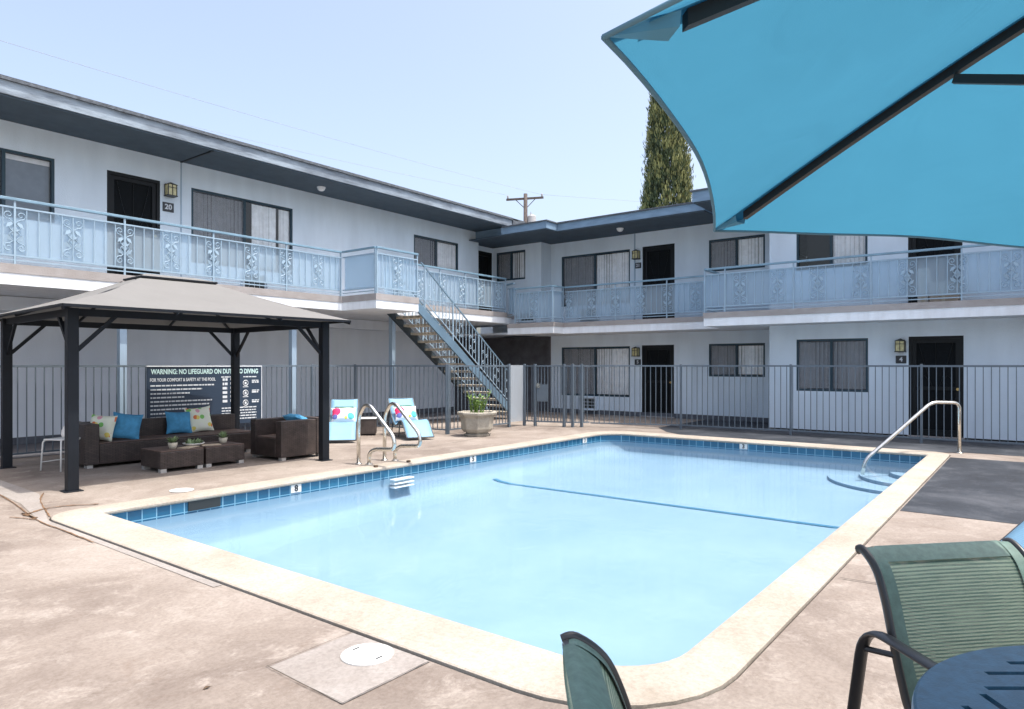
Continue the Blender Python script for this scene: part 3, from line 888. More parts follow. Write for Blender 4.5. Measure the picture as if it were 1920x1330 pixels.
wa.xform(MA)
wb = MB(); wallX(wb, -5.02, 9.0, 0.06, 5.40, 0, [B_up_win, B_up_door, B_lo_win, B_lo_door, B_up_win2, B_lo_win2])
wb.xform(MBm)
wk = MB(); wallX(wk, -14.32, -12.36, ZR-.3, 5.40, 0, [hy(12.98, 14.16, 4.26, 5.20)]); wk.xform(MK)
wk.quad((17.55, 12.36, ZR-.3), (18.1, 12.36, ZR-.3), (18.1, 12.36, 5.4), (17.55, 12.36, 5.4))
wk.quad((17.55, 12.36, ZR-.3), (17.55, 14.4, ZR-.3), (18.3, 14.4, ZR-.3), (18.3, 12.36, ZR-.3))
wb.quad((16.5, 5.02, 0.06), (16.5, 5.02, 5.4), (18.1, 5.02, 5.4), (18.1, 5.02, 0.06))
wb.quad((16.5, -9, 0.06), (26, -9, 0.06), (26, -9, 5.4), (16.5, -9, 5.4))
wb.quad((26, -9, 0), (26, 22, 0), (26, 22, 5.4), (26, -9, 5.4))
for part in (wb, wk): wa.add(part.v, part.f)
rp(wa, 'wall', 'stucco')
ws = MB(); ws.box(18.085, 5.0, 0, 18.3, 12.40, 0.13)
rp(ws, 'wall_base', 'wall_base')
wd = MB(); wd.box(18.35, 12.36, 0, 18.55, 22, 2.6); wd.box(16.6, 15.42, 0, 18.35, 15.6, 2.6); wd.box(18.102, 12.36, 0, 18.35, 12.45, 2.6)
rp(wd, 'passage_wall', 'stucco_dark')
ce = MB(); ce.box(16.5, 12.45, 2.44, 18.35, 15.4, 2.5)
rp(ce, 'passage_ceiling', 'stucco_shade')
def slabR(z0, z1, i):
    pts = [(15.6+i, -9), (15.6+i, 6.29-i), (16.7+i, 6.29-i), (16.7+i, 10.95+i), (16.16+i, 10.95+i), (16.16+i, 12.62), (17.55, 12.62), (18.1, 12.36), (18.1, 5.02), (16.5, 5.02), (16.5, -9)]
    n = len(pts); mb = MB()
    mb.add([(x, y, z0) for x, y in pts] + [(x, y, z1) for x, y in pts], [tuple(range(n)), tuple(range(2*n-1, n-1, -1))] + [(n+k, n+(k+1) % n, (k+1) % n, k) for k in range(n)])
    return mb
rp(slabR(2.61, ZR, 0.0), 'balcony_slab', 'slab_edge')
rp(slabR(2.42, 2.61, 0.012), 'slab_trim', 'white_trim')
w = MB(); w.box(16.5, 6.6, 5.40, 26, 11.05, 5.60); w.box(15.95, 11.05, 5.40, 26, 12.69, 5.60); w.box(16.3, 12.76, 5.40, 26, 22.2, 5.687)
w.box(15.7, -9.3, 5.43, 26.2, 6.6, 5.68)
rp(w, 'fascia', 'fascia_blue')
w = MB(); w.box(16.53, 6.63, 5.37, 26, 11.08, 5.40); w.box(15.98, 11.08, 5.37, 26, 14.4, 5.40); w.box(15.73, -9.2, 5.40, 26, 6.57, 5.43)
rp(w, 'soffit', 'soffit')
w = MB(); w.box(16.46, 6.6, 5.60, 26, 11.01, 5.63); w.box(15.91, 11.01, 5.60, 26, 12.65, 5.63); w.box(15.66, -9.3, 5.68, 26.2, 6.64, 5.715)
w.box(16.62, 6.7, 5.63, 26, 12.6, 5.68)
w.box(16.5, 12.66, 5.63, 17.1, 13.1, 5.98)
rp(w, 'roof', 'roofing')
window(RB, MA @ Matrix.Translation((0, .02, 0)), *A_up_win); window(RB, MA @ Matrix.Translation((0, .02, 0)), *A_up_win2)
window(RB, MA @ Matrix.Translation((0, .02, 0)), *A_lo_win); window(RB, MA @ Matrix.Translation((0, .02, 0)), *A_lo_win2)
window(RB, MBm @ Matrix.Translation((0, .02, 0)), *B_up_win, left='dark', right='plain'); window(RB, MBm @ Matrix.Translation((0, .02, 0)), *B_lo_win, left='grey', right='grey')
window(RB, MBm @ Matrix.Translation((0, .02, 0)), *B_up_win2); window(RB, MBm @ Matrix.Translation((0, .02, 0)), *B_lo_win2)
window(RB, MK @ Matrix.Translation((0, .02, 0)), *hy(12.98, 14.16, 4.26, 5.20))
for M_, d_ in ((MA, A_up_door), (MA, A_lo_door), (MBm, B_up_door), (MBm, B_lo_door)):
    door(RB, M_ @ Matrix.Translation((0, .02, 0)), *d_)
cj = MB(); cj.box(18.07, 9.36, ZR, 18.1, 9.39, 5.37)
rp(cj, 'conduit', 'pipe_blue')

# ------------------------------------------------------------------ wall lamps, number plates, lights, air conditioners
def lamp(M, label):
    t = thing('wall_lamp', label, 'lamp', tuple(M.translation), math.atan2(M[1][0], M[0][0]), 'lantern lamps beside the apartment doors')
    b = MB(); b.box(-.07, -.02, -.13, .07, 0, .13)
    b.add([(-.105, -.19, .10), (.105, -.19, .10), (.105, -.01, .10), (-.105, -.01, .10), (0, -.10, .155)], [(0, 1, 4), (1, 2, 4), (2, 3, 4), (3, 0, 4), (3, 2, 1, 0)])
    b.box(-.10, -.185, -.135, .10, -.01, -.115)
    for x in (-.09, -.006, .078): b.box(x, -.18, -.115, x+.012, -.168, .10)
    for x in (-.09, .078): b.box(x, -.02, -.115, x+.012, -.008, .10)
    b.box(-.088, -.178, .03, .088, -.170, .042)
    b.build('lamp_body', 'lamp_black', t)
    gl = MB(); gl.box(-.078, -.167, -.113, .078, -.022, .098)
    gl.build('lamp_glass', 'lamp_glass', t)
    return t
TL = Matrix.Translation
lamp(TL((6.73, 14.0, 5.05)), 'brass glazed lantern by the upper black door of the left wing')
lamp(MA @ TL((-9.29, 0, 4.73)), 'upper floor lantern by the black door beyond the pool, facing the camera')
lamp(MA @ TL((-9.30, 0, 1.89)), 'ground floor lantern between the wide window and the farther black door')
lamp(MBm @ TL((-2.29, 0, 1.91)), 'ground floor lantern beside the right hand door, near the steel handrail')
def plate(M, label, txt, s=.15):
    t = thing('number_plate', label, 'sign', tuple(M.translation), math.atan2(M[1][0], M[0][0]), 'house number plates by the doors')
    b = MB(); b.box(-s*.66, -.015, -s*.55, s*.66, 0, s*.55)
    b.build('backing', 'plate_black', t, bevel=.004)
    d_ = text_mesh(txt, s*.85, .004); d_.xform(TL((0, -.017, 0)) @ Matrix.Rotation(PI/2, 4, 'X'))
    d_.build('digits', 'plate_digit', t)
    return t
plate(TL((6.72, 14.0, 4.71)), 'black number plate under the lantern on the upper left wing', '20', .17)
plate(MA @ TL((-9.27, 0, 4.42)), 'black number plate under the lantern on the upper floor at the far end', '21')
plate(MA @ TL((-9.28, 0, 1.59)), 'black number plate under the ground floor lantern left of the far black door', '5')
plate(MBm @ TL((-2.29, 0, 1.62)), 'black number plate with a pale digit under the ground floor lantern at right', '4')
def eave_light(loc, label):
    t = thing('ceiling_light', label, 'lamp', loc, 0, 'white lights under the eaves')
    MB().lathe([(.10, 0), (.10, -.02), (.095, -.03)], n=20).build('mount', 'white_plastic', t, smooth=False)
    MB().lathe([(.085, -.03), (.08, -.06), (.055, -.085), (.02, -.095)], n=20).build('dome', 'white_plastic', t, smooth=True)
eave_light((9.98, 13.35, 5.69), 'small white dome light under the dark eave of the left wing')
eave_light((17.15, 9.35, 5.37), 'small white dome light under the eave at the far end of the pool')
def aircon(M, w_, h_, label):
    t = thing('air_conditioner', label, 'air conditioner', tuple(M.translation), math.atan2(M[1][0], M[0][0]), 'air conditioners set in the walls')
    b = MB(); b.box(-w_/2, -.12, 0, w_/2, 0, .03); b.box(-w_/2, -.12, h_-.03, w_/2, 0, h_); b.box(-w_/2, -.12, .03, -w_/2+.03, 0, h_-.03); b.box(w_/2-.03, -.12, .03, w_/2, 0, h_-.03)
    b.box(-w_/2+.03, -.04, .03, w_/2-.03, 0, h_-.03)
    b.build('case', 'stucco', t)
    gr = MB(); n = 4
    for i in range(n):
        for j in range(3):
            x = -w_/2+.05 + (w_-.1)*i/n; z = .05 + (h_-.1)*j/3
            gr.box(x+.012, -.06, z+.012, x+(w_-.1)/n-.012, -.042, z+(h_-.1)/3-.012)
    gr.build('grille', 'lamp_black', t)
    return t
aircon(TL((8.62, 14.0, 3.16)), .62, .40, 'air conditioner under the wide window of the upper left wing, behind the railing')
aircon(MA @ TL((-10.92, 0, 2.90)), .68, .36, 'air conditioner under the upper window at the far end, seen through the railing')
aircon(MA @ TL((-10.94, 0, .12)), .62, .40, 'air conditioner under the ground floor window behind the pool fence')
aircon(MK @ TL((-12.85, 0, 2.86)), .6, .34, 'air conditioner low on the inner corner wall behind the short railing')

def carton(x0, y0, z0, x1, y1, z1, m, label):
    t = thing('cardboard_box', label, 'box', ((x0+x1)/2, (y0+y1)/2, z0), 0, 'boxes left on the right walkway')
    a, b, h = (x1-x0)/2, (y1-y0)/2, z1-z0
    MB().box(-a, -b, 0, a, b, h).build('carton', m, t, bevel=.006)
    MB().box(-a-.002, -.03, .02, a+.002, .03, h+.002).build('tape', 'tape', t)
mat('card_tan', (0.42, 0.33, 0.25), 0.85, var=0.2, vscale=6)
mat('card_pale', (0.55, 0.50, 0.44), 0.85, var=0.15, vscale=6)
mat('tape', (0.45, 0.38, 0.28), 0.4)
carton(16.02, 1.74, ZR, 16.42, 1.93, 3.46, 'card_pale', 'tall narrow pale carton on the upper walkway by the right hand door')
carton(15.98, 1.24, ZR, 16.42, 1.72, 3.17, 'card_tan', 'low tan carton on the upper walkway beside the taller pale one')

# ------------------------------------------------------------------ balcony railings
def spiral(c, r0, r1, a0, turns, n=12):
    return [(c[0] + (r0+(r1-r0)*k/n)*math.cos(a0+turns*2*PI*k/n), 0, c[1] + (r0+(r1-r0)*k/n)*math.sin(a0+turns*2*PI*k/n)) for k in range(n+1)]
def scroll_unit(mb, x, z0, z1):
    """pair of wrought scrolls with leaves either side of the centre bar at x"""
    h = z1-z0
    for s in (-1, 1):
        for zc, sg in ((z0+h*.14, 1), (z0+h*.86, -1)):
            pts = spiral((x+s*.085, zc), .070, .014, (PI/2 if s > 0 else PI/2)*sg, s*-1.25*sg)
            mb.tube(pts, .0075, 4)
            mb.tube(smooth_path([(x+s*.085, 0, zc+sg*.062), (x+s*.02, 0, zc+sg*.12), (x+s*.075, 0, zc+sg*.20), (x+s*.012, 0, zc+sg*.27)], 4), .0075, 4)
            mb.add([(x+s*.03, 0, zc+sg*.10), (x+s*.10, .004, zc+sg*.13), (x+s*.12, 0, zc+sg*.20), (x+s*.05, -.004, zc+sg*.17)], [(0, 1, 2, 3)])
            mb.add([(x+s*.01, 0, zc+sg*.17), (x+s*.06, .004, zc+sg*.24), (x+s*.02, 0, zc+sg*.31)], [(0, 1, 2)])
SCROLL = {}
def railing(a, b, z, posts, label, H=1.05, ends=(True, True)):
    """run from a to b (plan points); posts = distances along the run"""
    a = Vector((*a, 0)); b = Vector((*b, 0)); L = (b-a).length
    rz = math.atan2(b.y-a.y, b.x-a.x)
    t = thing('balcony_railing', label, 'railing', (a.x, a.y, z), rz, 'painted wrought iron balcony railings')
    MB().box(0, -.032, H-.045, L, .032, H).build('handrail', 'rail_blue', t, bevel=.006)
    MB().box(0, -.012, H-.165, L, .012, H-.14).build('top_rail', 'rail_white', t)
    m_ = MB(); m_.box(0, -.012, .125, L, .012, .15); m_.box(0, -.01, .055, L, .01, .075)
    m_.build('bottom_rail', 'rail_white', t)
    for p in posts:
        q = MB(); q.box(p-.014, -.014, 0, p+.014, .014, H-.045)
        q.build('post', 'rail_white', t)
    pk = MB(); u = 0.83
    n = max(1, round(L/u)); u = L/n
    base = posts[0] if posts else 0
    k0 = -int(base/u)
    xs_ = []
    k = k0
    while base + k*u <= L+.01:
        xs_.append(base+k*u); k += 1
    z0, z1 = .15, H-.165
    for x in xs_:
        if .1 < x < L-.1:
            if min([abs(x-p) for p in posts]+[9]) > .05: pk.box(x-.007, -.007, z0, x+.007, .007, z1)
            if SCROLL.get('o') is None:
                sc = MB(); scroll_unit(sc, 0, z0+.01, z1-.01)
                q = sc.build('scrollwork', 'rail_white', t); SCROLL['o'] = q
            else:
                q = SCROLL['o'].copy(); C.objects.link(q); q.parent = t
            q.location = (x, 0, 0)
        for dx in (.16, .16+(u-.32)/3, .16+2*(u-.32)/3, u-.16):
            if .02 < x+dx < L-.02: pk.box(x+dx-.006, -.006, z0, x+dx+.006, .006, z1)
    if pk.v: pk.build('pickets', 'rail_white', t)
    p_ = MB(); p_.box(.02, .042, .12, L-.02, .046, H-.15)
    p_.build('clear_panel', 'acrylic', t)
    return t
def spaced(L, d, first=0.0):
    r = []; x = first
    while x <= L+.01: r.append(x); x += d
    return r
railing((-4.65, 12.84), (10.16, 12.84), ZL, [0.18+1.645*k for k in range(9)] + [14.79], 'long railing along the upper walkway of the left wing above the gazebo')
railing((10.17, 12.80), (10.17, 11.66), ZL, [1.12], 'short railing on the shaded left side of the landing over the stair')
railing((10.18, 11.65), (11.46, 11.65), ZL, [.012, 1.262], 'short sunlit railing on the front of the landing over the stair')
railing((11.50, 12.84), (16.36, 12.84), ZL, [.45, 1.97, 3.0, 3.55, 4.84], 'railing on the left wing walkway behind the stair up to the inner corner')
railing((16.40, 12.80), (16.20, 12.40), 2.92, [], 'very short railing at the inner corner where the walkway steps down')
railing((16.19, 12.36), (16.19, 10.98), ZR, [.012, 1.36], 'short shaded railing on the small bay at the inner corner')
railing((16.20, 10.97), (16.70, 10.97), ZR, [.486], 'narrow sunlit end railing on the small bay at the inner corner')
railing((16.74, 10.94), (16.74, 6.30), ZR, [1.67, 3.2], 'shaded railing of the far walkway in front of the upper black door')
railing((16.70, 6.26), (15.66, 6.26), ZR, [], 'short end railing where the right walkway steps forward')
railing((15.63, 6.27), (15.63, -8.0), ZR, [.012, .5, 2.03, 3.56, 5.12, 6.65, 8.2, 9.7, 11.2, 12.7], 'long shaded railing of the right walkway half hidden by the blue umbrella')

# ------------------------------------------------------------------ staircase
ST = thing('staircase', 'steel outdoor staircase with open pale treads rising to the left wing landing', 'staircase', (15.3, 12.15, 0))
def sp(mb, name, m, **k): return put(mb, ROTX, ST).build(name, m, ST, **k)
NS = 16; rise = ZL/NS; run = 0.25; X0 = 11.48
def stz(x): return ZL - (x-X0)*rise/run
sa = Vector((X0-.02, 0, ZL-.20)); sb = Vector((X0+run*(NS-0.6), 0, stz(X0+run*(NS-0.6))-.20))
for y, m in ((11.66, 'stair_steel'), (12.72, 'stair_shaded')):
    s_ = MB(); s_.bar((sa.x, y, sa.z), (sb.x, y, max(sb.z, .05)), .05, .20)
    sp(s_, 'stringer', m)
for i in range(1, NS):
    x = X0 + run*(i-1); z = ZL - rise*i
    t_ = MB(); t_.box(x, 11.69, z-.055, x+.29, 12.69, z)
    sp(t_, 'tread', 'tread', bevel=.008)
for y in (11.66, 12.72):
    r_ = MB(); r_.bar((X0+.1, y, stz(X0+.1)+.93), (X0+run*NS-.1, y, stz(X0+run*NS-.1)+.93), .03, .028)
    sp(r_, 'handrail', 'stair_steel')
    r_ = MB(); r_.bar((X0+.1, y, stz(X0+.1)+.12), (X0+run*NS-.1, y, stz(X0+run*NS-.1)+.12), .02, .02)
    k = 0; x = X0+.22
    while x < X0+run*NS-.15:
        z = stz(x)
        if k % 8 == 0: pass
        else: r_.box(x-.007, y-.007, z+.12, x+.007, y+.007, z+.92)
        if k % 4 == 2:
            for s in (-1, 1):
                r_.tube([(p[0], y, p[2]) for p in spiral((x+s*.06, z+.62-s*.05), .05, .012, -PI/2, s*1.2, 10)], .007, 4)
                r_.tube([(p[0], y, p[2]) for p in spiral((x+s*.06, z+.34-s*.05), .05, .012, PI/2, -s*1.2, 10)], .007, 4)
        x += .125; k += 1
    sp(r_, 'baluster_panel', 'rail_white')
    x = X0+.22; k = 0
    while x < X0+run*NS-.15:
        if k % 8 == 0:
            p_ = MB(); p_.box(x-.015, y-.015, stz(x)-.25, x+.015, y+.015, stz(x)+.92); sp(p_, 'newel_post', 'rail_white')
        x += .125; k += 1

# ------------------------------------------------------------------ pool fence
FH = 1.5
def fence(pts, label, post_d=2.42, rails=True, first=0.0, pitch=.122, mesh=None):
    t = thing('pool_fence', label, 'fence', (pts[0][0], pts[0][1], 0), 0, 'grey picket fence runs round the pool')
    o = Vector((pts[0][0], pts[0][1], 0))
    tr = MB(); br = MB(); pk = MB()
    for a, b in zip(pts[:-1], pts[1:]):
        a = Vector((*a, 0)) - o; b = Vector((*b, 0)) - o; L = (b-a).length; d = (b-a)/L
        z_ = Vector((0, 0, 1))
        tr.bar(a+z_*(FH-.018), b+z_*(FH-.018), .03, .036)
        br.bar(a+z_*.10, b+z_*.10, .03, .03)
        s = pitch*.5
        while s < L:
            p = a+d*s; pk.bar(p+z_*.085, p+z_*(FH-.036), .015, .015); s += pitch
    tr.build('top_rail', 'fence_paint', t); br.build('bottom_rail', 'fence_paint', t); pk.build('pickets', 'fence_paint', t)
    # posts along the whole path
    dist = 0; nextp = first
    for a, b in zip(pts[:-1], pts[1:]):
        a = Vector((*a, 0)) - o; b = Vector((*b, 0)) - o; L = (b-a).length; d = (b-a)/L
        while nextp <= dist+L+.001:
            p = a+d*(nextp-dist); q = MB(); q.box(p.x-.021, p.y-.021, 0, p.x+.021, p.y+.021, FH+.02)
            q.build('post', 'fence_paint', t, bevel=.004); nextp += post_d
        dist += L
    return t
fence([(15.15, 1.76-2.42*3), (15.15, 1.76), (15.2, 4.2), (15.02, 6.62), (14.26, 8.58)], 'long grey picket fence run between the far pool edge and the right wing wall')
fence([(-3.0, 12.76), (10.45, 12.76)], 'grey picket fence run behind the gazebo along the carport', 2.4, first=.3)
fence([(10.48, 12.74), (10.85, 10.14)], 'grey picket fence run behind the two sun loungers', 2.62)
fence([(10.88, 10.12), (13.02, 10.12)], 'grey picket fence run behind the stone planter below the stair', 2.2)
# gate with mesh guard
GT = thing('pool_gate', 'grey picket pool gate with latch and perforated side panel at the foot of the stair', 'gate', (13.4, 10.0, 0))
def gp(mb, name, m, **k): return put(mb, ROTX, GT).build(name, m, GT, **k)
g1 = MB(); g1.box(13.04, 10.115, .12, 13.60, 10.125, FH)
gp(g1, 'mesh_panel', 'fence_mesh')
for x, y in ((13.02, 10.12), (13.62, 10.10), (13.66, 9.80), (13.86, 9.08), (13.93, 8.88), (14.08, 8.72)):
    q = MB(); q.box(x-.03, y-.03, 0, x+.03, y+.03, FH+.03); gp(q, 'post', 'fence_paint', bevel=.004)
g2 = MB()
a_, b_ = Vector((13.665, 9.76, 0)), Vector((13.85, 9.12, 0))
for z in (.12, FH-.02): g2.bar(a_+Vector((0, 0, z)), b_+Vector((0, 0, z)), .035, .035)
for k in range(8):
    p = a_.lerp(b_, (k+.5)/8); g2.bar(p+Vector((0, 0, .12)), p+Vector((0, 0, FH-.02)), .018, .018)
gp(g2, 'gate_leaf', 'fence_paint')
g3 = MB(); g3.bar(a_.lerp(b_, .02)+Vector((-.01, 0, .82)), a_.lerp(b_, .45)+Vector((-.01, 0, .82)), .02, .42)
gp(g3, 'latch_guard', 'fence_paint')
g3 = MB(); g3.box(13.64, 9.66, .95, 13.70, 9.74, 1.05); gp(g3, 'latch', 'chrome')
g4 = MB()
for a2, b2 in (((13.62, 10.10), (13.66, 9.80)), ((13.86, 9.08), (13.93, 8.88)), ((13.93, 8.88), (14.08, 8.72)), ((14.08, 8.72), (14.24, 8.6))):
    for z in (.12, FH-.02): g4.bar((*a2, z), (*b2, z), .03, .03)
    for k in range(2):
        p = Vector((*a2, 0)).lerp(Vector((*b2, 0)), (k+.7)/2.4); g4.box(p.x-.008, p.y-.008, .12, p.x+.008, p.y+.008, FH)
    gp(g4, 'side_panel', 'fence_paint'); g4 = MB()
# warning sign on the fence
SG = thing('warning_sign', 'large dark blue pool rules sign with a mint heading on the fence behind the sofa', 'sign', (6.86, 12.70, 0))
sw, z0, z1 = 2.28, .33, 1.47
MB().box(-sw/2, 0, z0, sw/2, .02, z1).build('board', 'sign_blue', SG)
b = MB(); b.box(-sw/2-.012, -.012, z1-.0, sw/2+.012, .022, z1+.022); b.box(sw/2-.0, -.008, z0, sw/2+.014, .02, z1)
b.build('trim', 'sign_white', SG)
RX = Matrix.Rotation(PI/2, 4, 'X')
h = text_mesh('WARNING: NO LIFEGUARD ON DUTY NO DIVING', .128, .0035)
wdt = max(p[0] for p in h.v) - min(p[0] for p in h.v)
h.xform(TL((0, -.003, z1-.095)) @ RX @ Matrix.Diagonal((2.14/wdt, 1, 1, 1))); h.build('heading', 'sign_mint', SG)
h = text_mesh('FOR YOUR COMFORT & SAFETY AT THE POOL', .085, .002)
wdt = max(p[0] for p in h.v) - min(p[0] for p in h.v)
h.xform(TL((-.47, -.003, z1-.245)) @ RX @ Matrix.Diagonal((1.24/wdt, 1, 1, 1))); h.build('subheading', 'sign_white', SG)
def words(x, z, L, hh):
    e = x+L; ru = MB()
    while x < e:
        w_ = random.uniform(.03, .10); w_ = min(w_, e-x)
        ru.box(x, -.003, z, x+w_, 0, z+hh); x += w_+.014
    ru.build('rules_line', 'sign_white', SG)
for k, L in enumerate((1.20, .96, .72, .62, 1.16, 1.10, .66, .40, .80, .7)):
    words(-sw/2+.06, z1-.36-k*.073, L, .026)
words(.27, z1-.215, .30, .022); words(.74, z1-.215, .30, .022)
for k in range(6): words(.30, z1-.28-k*.085, .10, .05); words(.46, z1-.27-k*.085, .09, .045)
for k in range(3):
    words(.93, z1-.29-k*.2, .16, .02); words(.93, z1-.33-k*.2, .15, .03)
    r0 = z1-.33-k*.2; ru = MB()
    ru.tube([(.79+.055*math.cos(2*PI*j/14), -.004, r0+.055*math.sin(2*PI*j/14)) for j in range(14)], .007, 4, close=True)
    ru.box(.77, -.003, r0-.025, .81, 0, r0+.025); ru.box(.73, -.003, r0-.085, .85, 0, r0-.07)
    ru.build('pictogram', 'sign_white', SG)
for k in range(5): words(.28, z1-.83-k*.055, .75, .022)

# ------------------------------------------------------------------ gazebo
GZ = thing('gazebo', 'dark metal gazebo with a grey beige fabric hip roof shading the wicker sofa', 'gazebo', (5.05, 10.42, 0), math.radians(-3.2))
hx, hy_ = 1.74, 1.42
for sx in (-1, 1):
    for sy in (-1, 1):
        p_ = MB(); p_.box(sx*hx-.06, sy*hy_-.06, 0, sx*hx+.06, sy*hy_+.06, 2.18)
        p_.box(sx*hx-.1, sy*hy_-.1, 0, sx*hx+.1, sy*hy_+.1, .012)
        p_.build('post', 'gazebo_metal', GZ, bevel=.006)
        br = MB(); br.bar((sx*hx, sy*hy_, 1.62), (sx*(hx-.48), sy*hy_, 2.11), .035, .045)
        br.build('brace', 'gazebo_metal', GZ)
        br = MB(); br.bar((sx*hx, sy*hy_, 1.62), (sx*hx, sy*(hy_-.48), 2.11), .035, .045)
        br.build('brace', 'gazebo_metal', GZ)
bm_ = MB()
for sy in (-1, 1): bm_.box(-hx-.05, sy*hy_-.025, 2.09, hx+.05, sy*hy_+.025, 2.178)
for sx in (-1, 1): bm_.box(sx*hx-.025, -hy_+.026, 2.09, sx*hx+.025, hy_-.026, 2.178)
bm_.build('beam', 'gazebo_metal', GZ)
ex, ey, ez = 1.97, 1.9, 2.195
tx, ty, tz = .50, .26, 2.77
rf = MB()
def sag_panel(mb, p0, p1, q0, q1, n=10, m=6, sag=.03):
    """fabric between eave p0-p1 and top q0-q1 sagging between its supports"""
    v = []; f = []
    P0, P1, Q0, Q1 = map(Vector, (p0, p1, q0, q1))
    for j in range(m+1):
        t = j/m
        for i in range(n+1):
            u = i/n; p = P0.lerp(P1, u).lerp(Q0.lerp(Q1, u), t)
            p.z -= sag*math.sin(PI*t)*(.6+.4*abs(math.cos(3*PI*u)))
            v.append(p)
    for j in range(m):
        for i in range(n):
            a = j*(n+1)+i; f.append((a, a+1, a+n+2, a+n+1))
    mb.add(v, f)
E4 = [(-ex, -ey, ez), (ex-.08, -ey, ez), (ex-.08, ey, ez), (-ex, ey, ez)]
T4 = [(-tx, -ty, tz), (tx, -ty, tz), (tx, ty, tz), (-tx, ty, tz)]
for i in range(4): sag_panel(rf, E4[i], E4[(i+1) % 4], T4[i], T4[(i+1) % 4])
rf.build('roof_canopy', 'gazebo_fabric', GZ, smooth=True)
vc = MB()
V4 = [(-tx-.05, -ty-.07, tz+.012), (tx+.05, -ty-.07, tz+.012), (tx+.05, ty+.07, tz+.012), (-tx-.05, ty+.07, tz+.012)]
vc.add(V4 + [(-.36, 0, tz+.085), (.36, 0, tz+.085)], [(0, 1, 5, 4), (1, 2, 5), (2, 3, 4, 5), (3, 0, 4)])
vc.build('vent_canopy', 'gazebo_fabric', GZ)
ed = MB()
for i in range(4):
    a, b2 = Vector(E4[i]), Vector(E4[(i+1) % 4]); ed.bar(a-Vector((0, 0, .018)), b2-Vector((0, 0, .018)), .03, .032)
ed.build('eave_rail', 'gazebo_metal', GZ)
rb = MB()
for i in range(4): rb.bar(Vector(E4[i])-Vector((0, 0, .05)), Vector(T4[i])-Vector((0, 0, .05)), .03, .04)
for x in (-.6, .6):
    for s in (-1, 1): rb.bar((x*1.2, s*ey, ez-.05), (x, s*ty, tz-.05), .025, .035)
for s in (-1, 1): rb.bar((s*ex, 0, ez-.05), (s*tx, 0, tz-.05), .025, .035)
for i in range(4): rb.bar(Vector(T4[i])-Vector((0, 0, .04)), Vector(T4[(i+1) % 4])-Vector((0, 0, .04)), .03, .03)
for i in range(4): rb.bar(Vector(T4[i])-Vector((0, 0, .04)), Vector(V4[i])+Vector((0, 0, -.005)), .02, .02)
rb.build('rafters', 'gazebo_metal', GZ)
vf = MB()
for i in range(4):
    a, b2 = Vector(V4[i]), Vector(V4[(i+1) % 4]); vf.bar(a-Vector((0, 0, .012)), b2-Vector((0, 0, .012)), .02, .024)
vf.build('vent_frame', 'gazebo_metal', GZ)

# ------------------------------------------------------------------ wicker set
def feet(t, pts, h_=.05):
    for x, y in pts:
        MB().box(x-.04, y-.04, 0, x+.04, y+.04, h_).build('foot', 'chrome_foot', t)
SF = thing('wicker_sofa', 'long dark brown wicker sofa with a high left arm under the gazebo', 'sofa', (4.02, 10.86, 0), math.radians(-2))
W, Dp = 2.62, .78
MB().box(0.2, 0, .05, W, Dp-.16, .34).build('seat_base', 'wicker', SF, bevel=.012)
MB().box(0.2, .02, .342, W, Dp-.17, .362).build('seat_top', 'wicker_seat', SF, bevel=.008)
MB().box(0.2, Dp-.158, .05, W*.56, Dp, .63).build('backrest', 'wicker', SF, bevel=.012)
MB().box(W*.56+.012, Dp-.158, .05, W, Dp, .63).build('backrest', 'wicker', SF, bevel=.012)
MB().box(0, -.01, .05, .198, Dp, .64).build('arm', 'wicker', SF, bevel=.012)
feet(SF, ((.08, .06), (.08, Dp-.06), (1.0, .06), (W-.08, .06), (W-.08, Dp-.06)))
def ottoman(x, y, rz, label):
    t = thing('wicker_table', label, 'coffee table', (x, y, 0), rz, 'low square wicker tables')
    MB().box(-.31, -.31, .05, .31, .31, .285).build('table_body', 'wicker', t, bevel=.012)
    MB().box(-.305, -.305, .286, .305, .305, .302).build('table_top', 'wicker_seat', t, bevel=.006)
    feet(t, [(a, b) for a in (-.26, .26) for b in (-.26, .26)])
    return t
ottoman(4.83, 9.93, math.radians(-1), 'low square wicker table with one potted succulent, left of the joined pair')
ottoman(5.48, 9.95, math.radians(1), 'low square wicker table with one potted succulent, right of the joined pair')
CH = thing('wicker_armchair', 'boxy dark wicker armchair seen from its side by the right gazebo post', 'armchair', (6.62, 9.76, 0), math.radians(1))
MB().box(-.40, -.26, .05, .26, .26, .34).build('seat_base', 'wicker', CH, bevel=.01)
MB().box(-.395, -.255, .342, .255, .255, .36).build('seat_top', 'wicker_seat', CH, bevel=.006)
for s in (-1, 1):
    MB().box(-.40, s*.27 if s > 0 else -.42, .05, .258, .42 if s > 0 else -.27, .62).build('arm', 'wicker', CH, bevel=.01)
MB().box(.262, -.42, .05, .42, .42, .64).build('backrest', 'wicker', CH, bevel=.01)
feet(CH, [(a, b) for a in (-.34, .36) for b in (-.36, .36)])

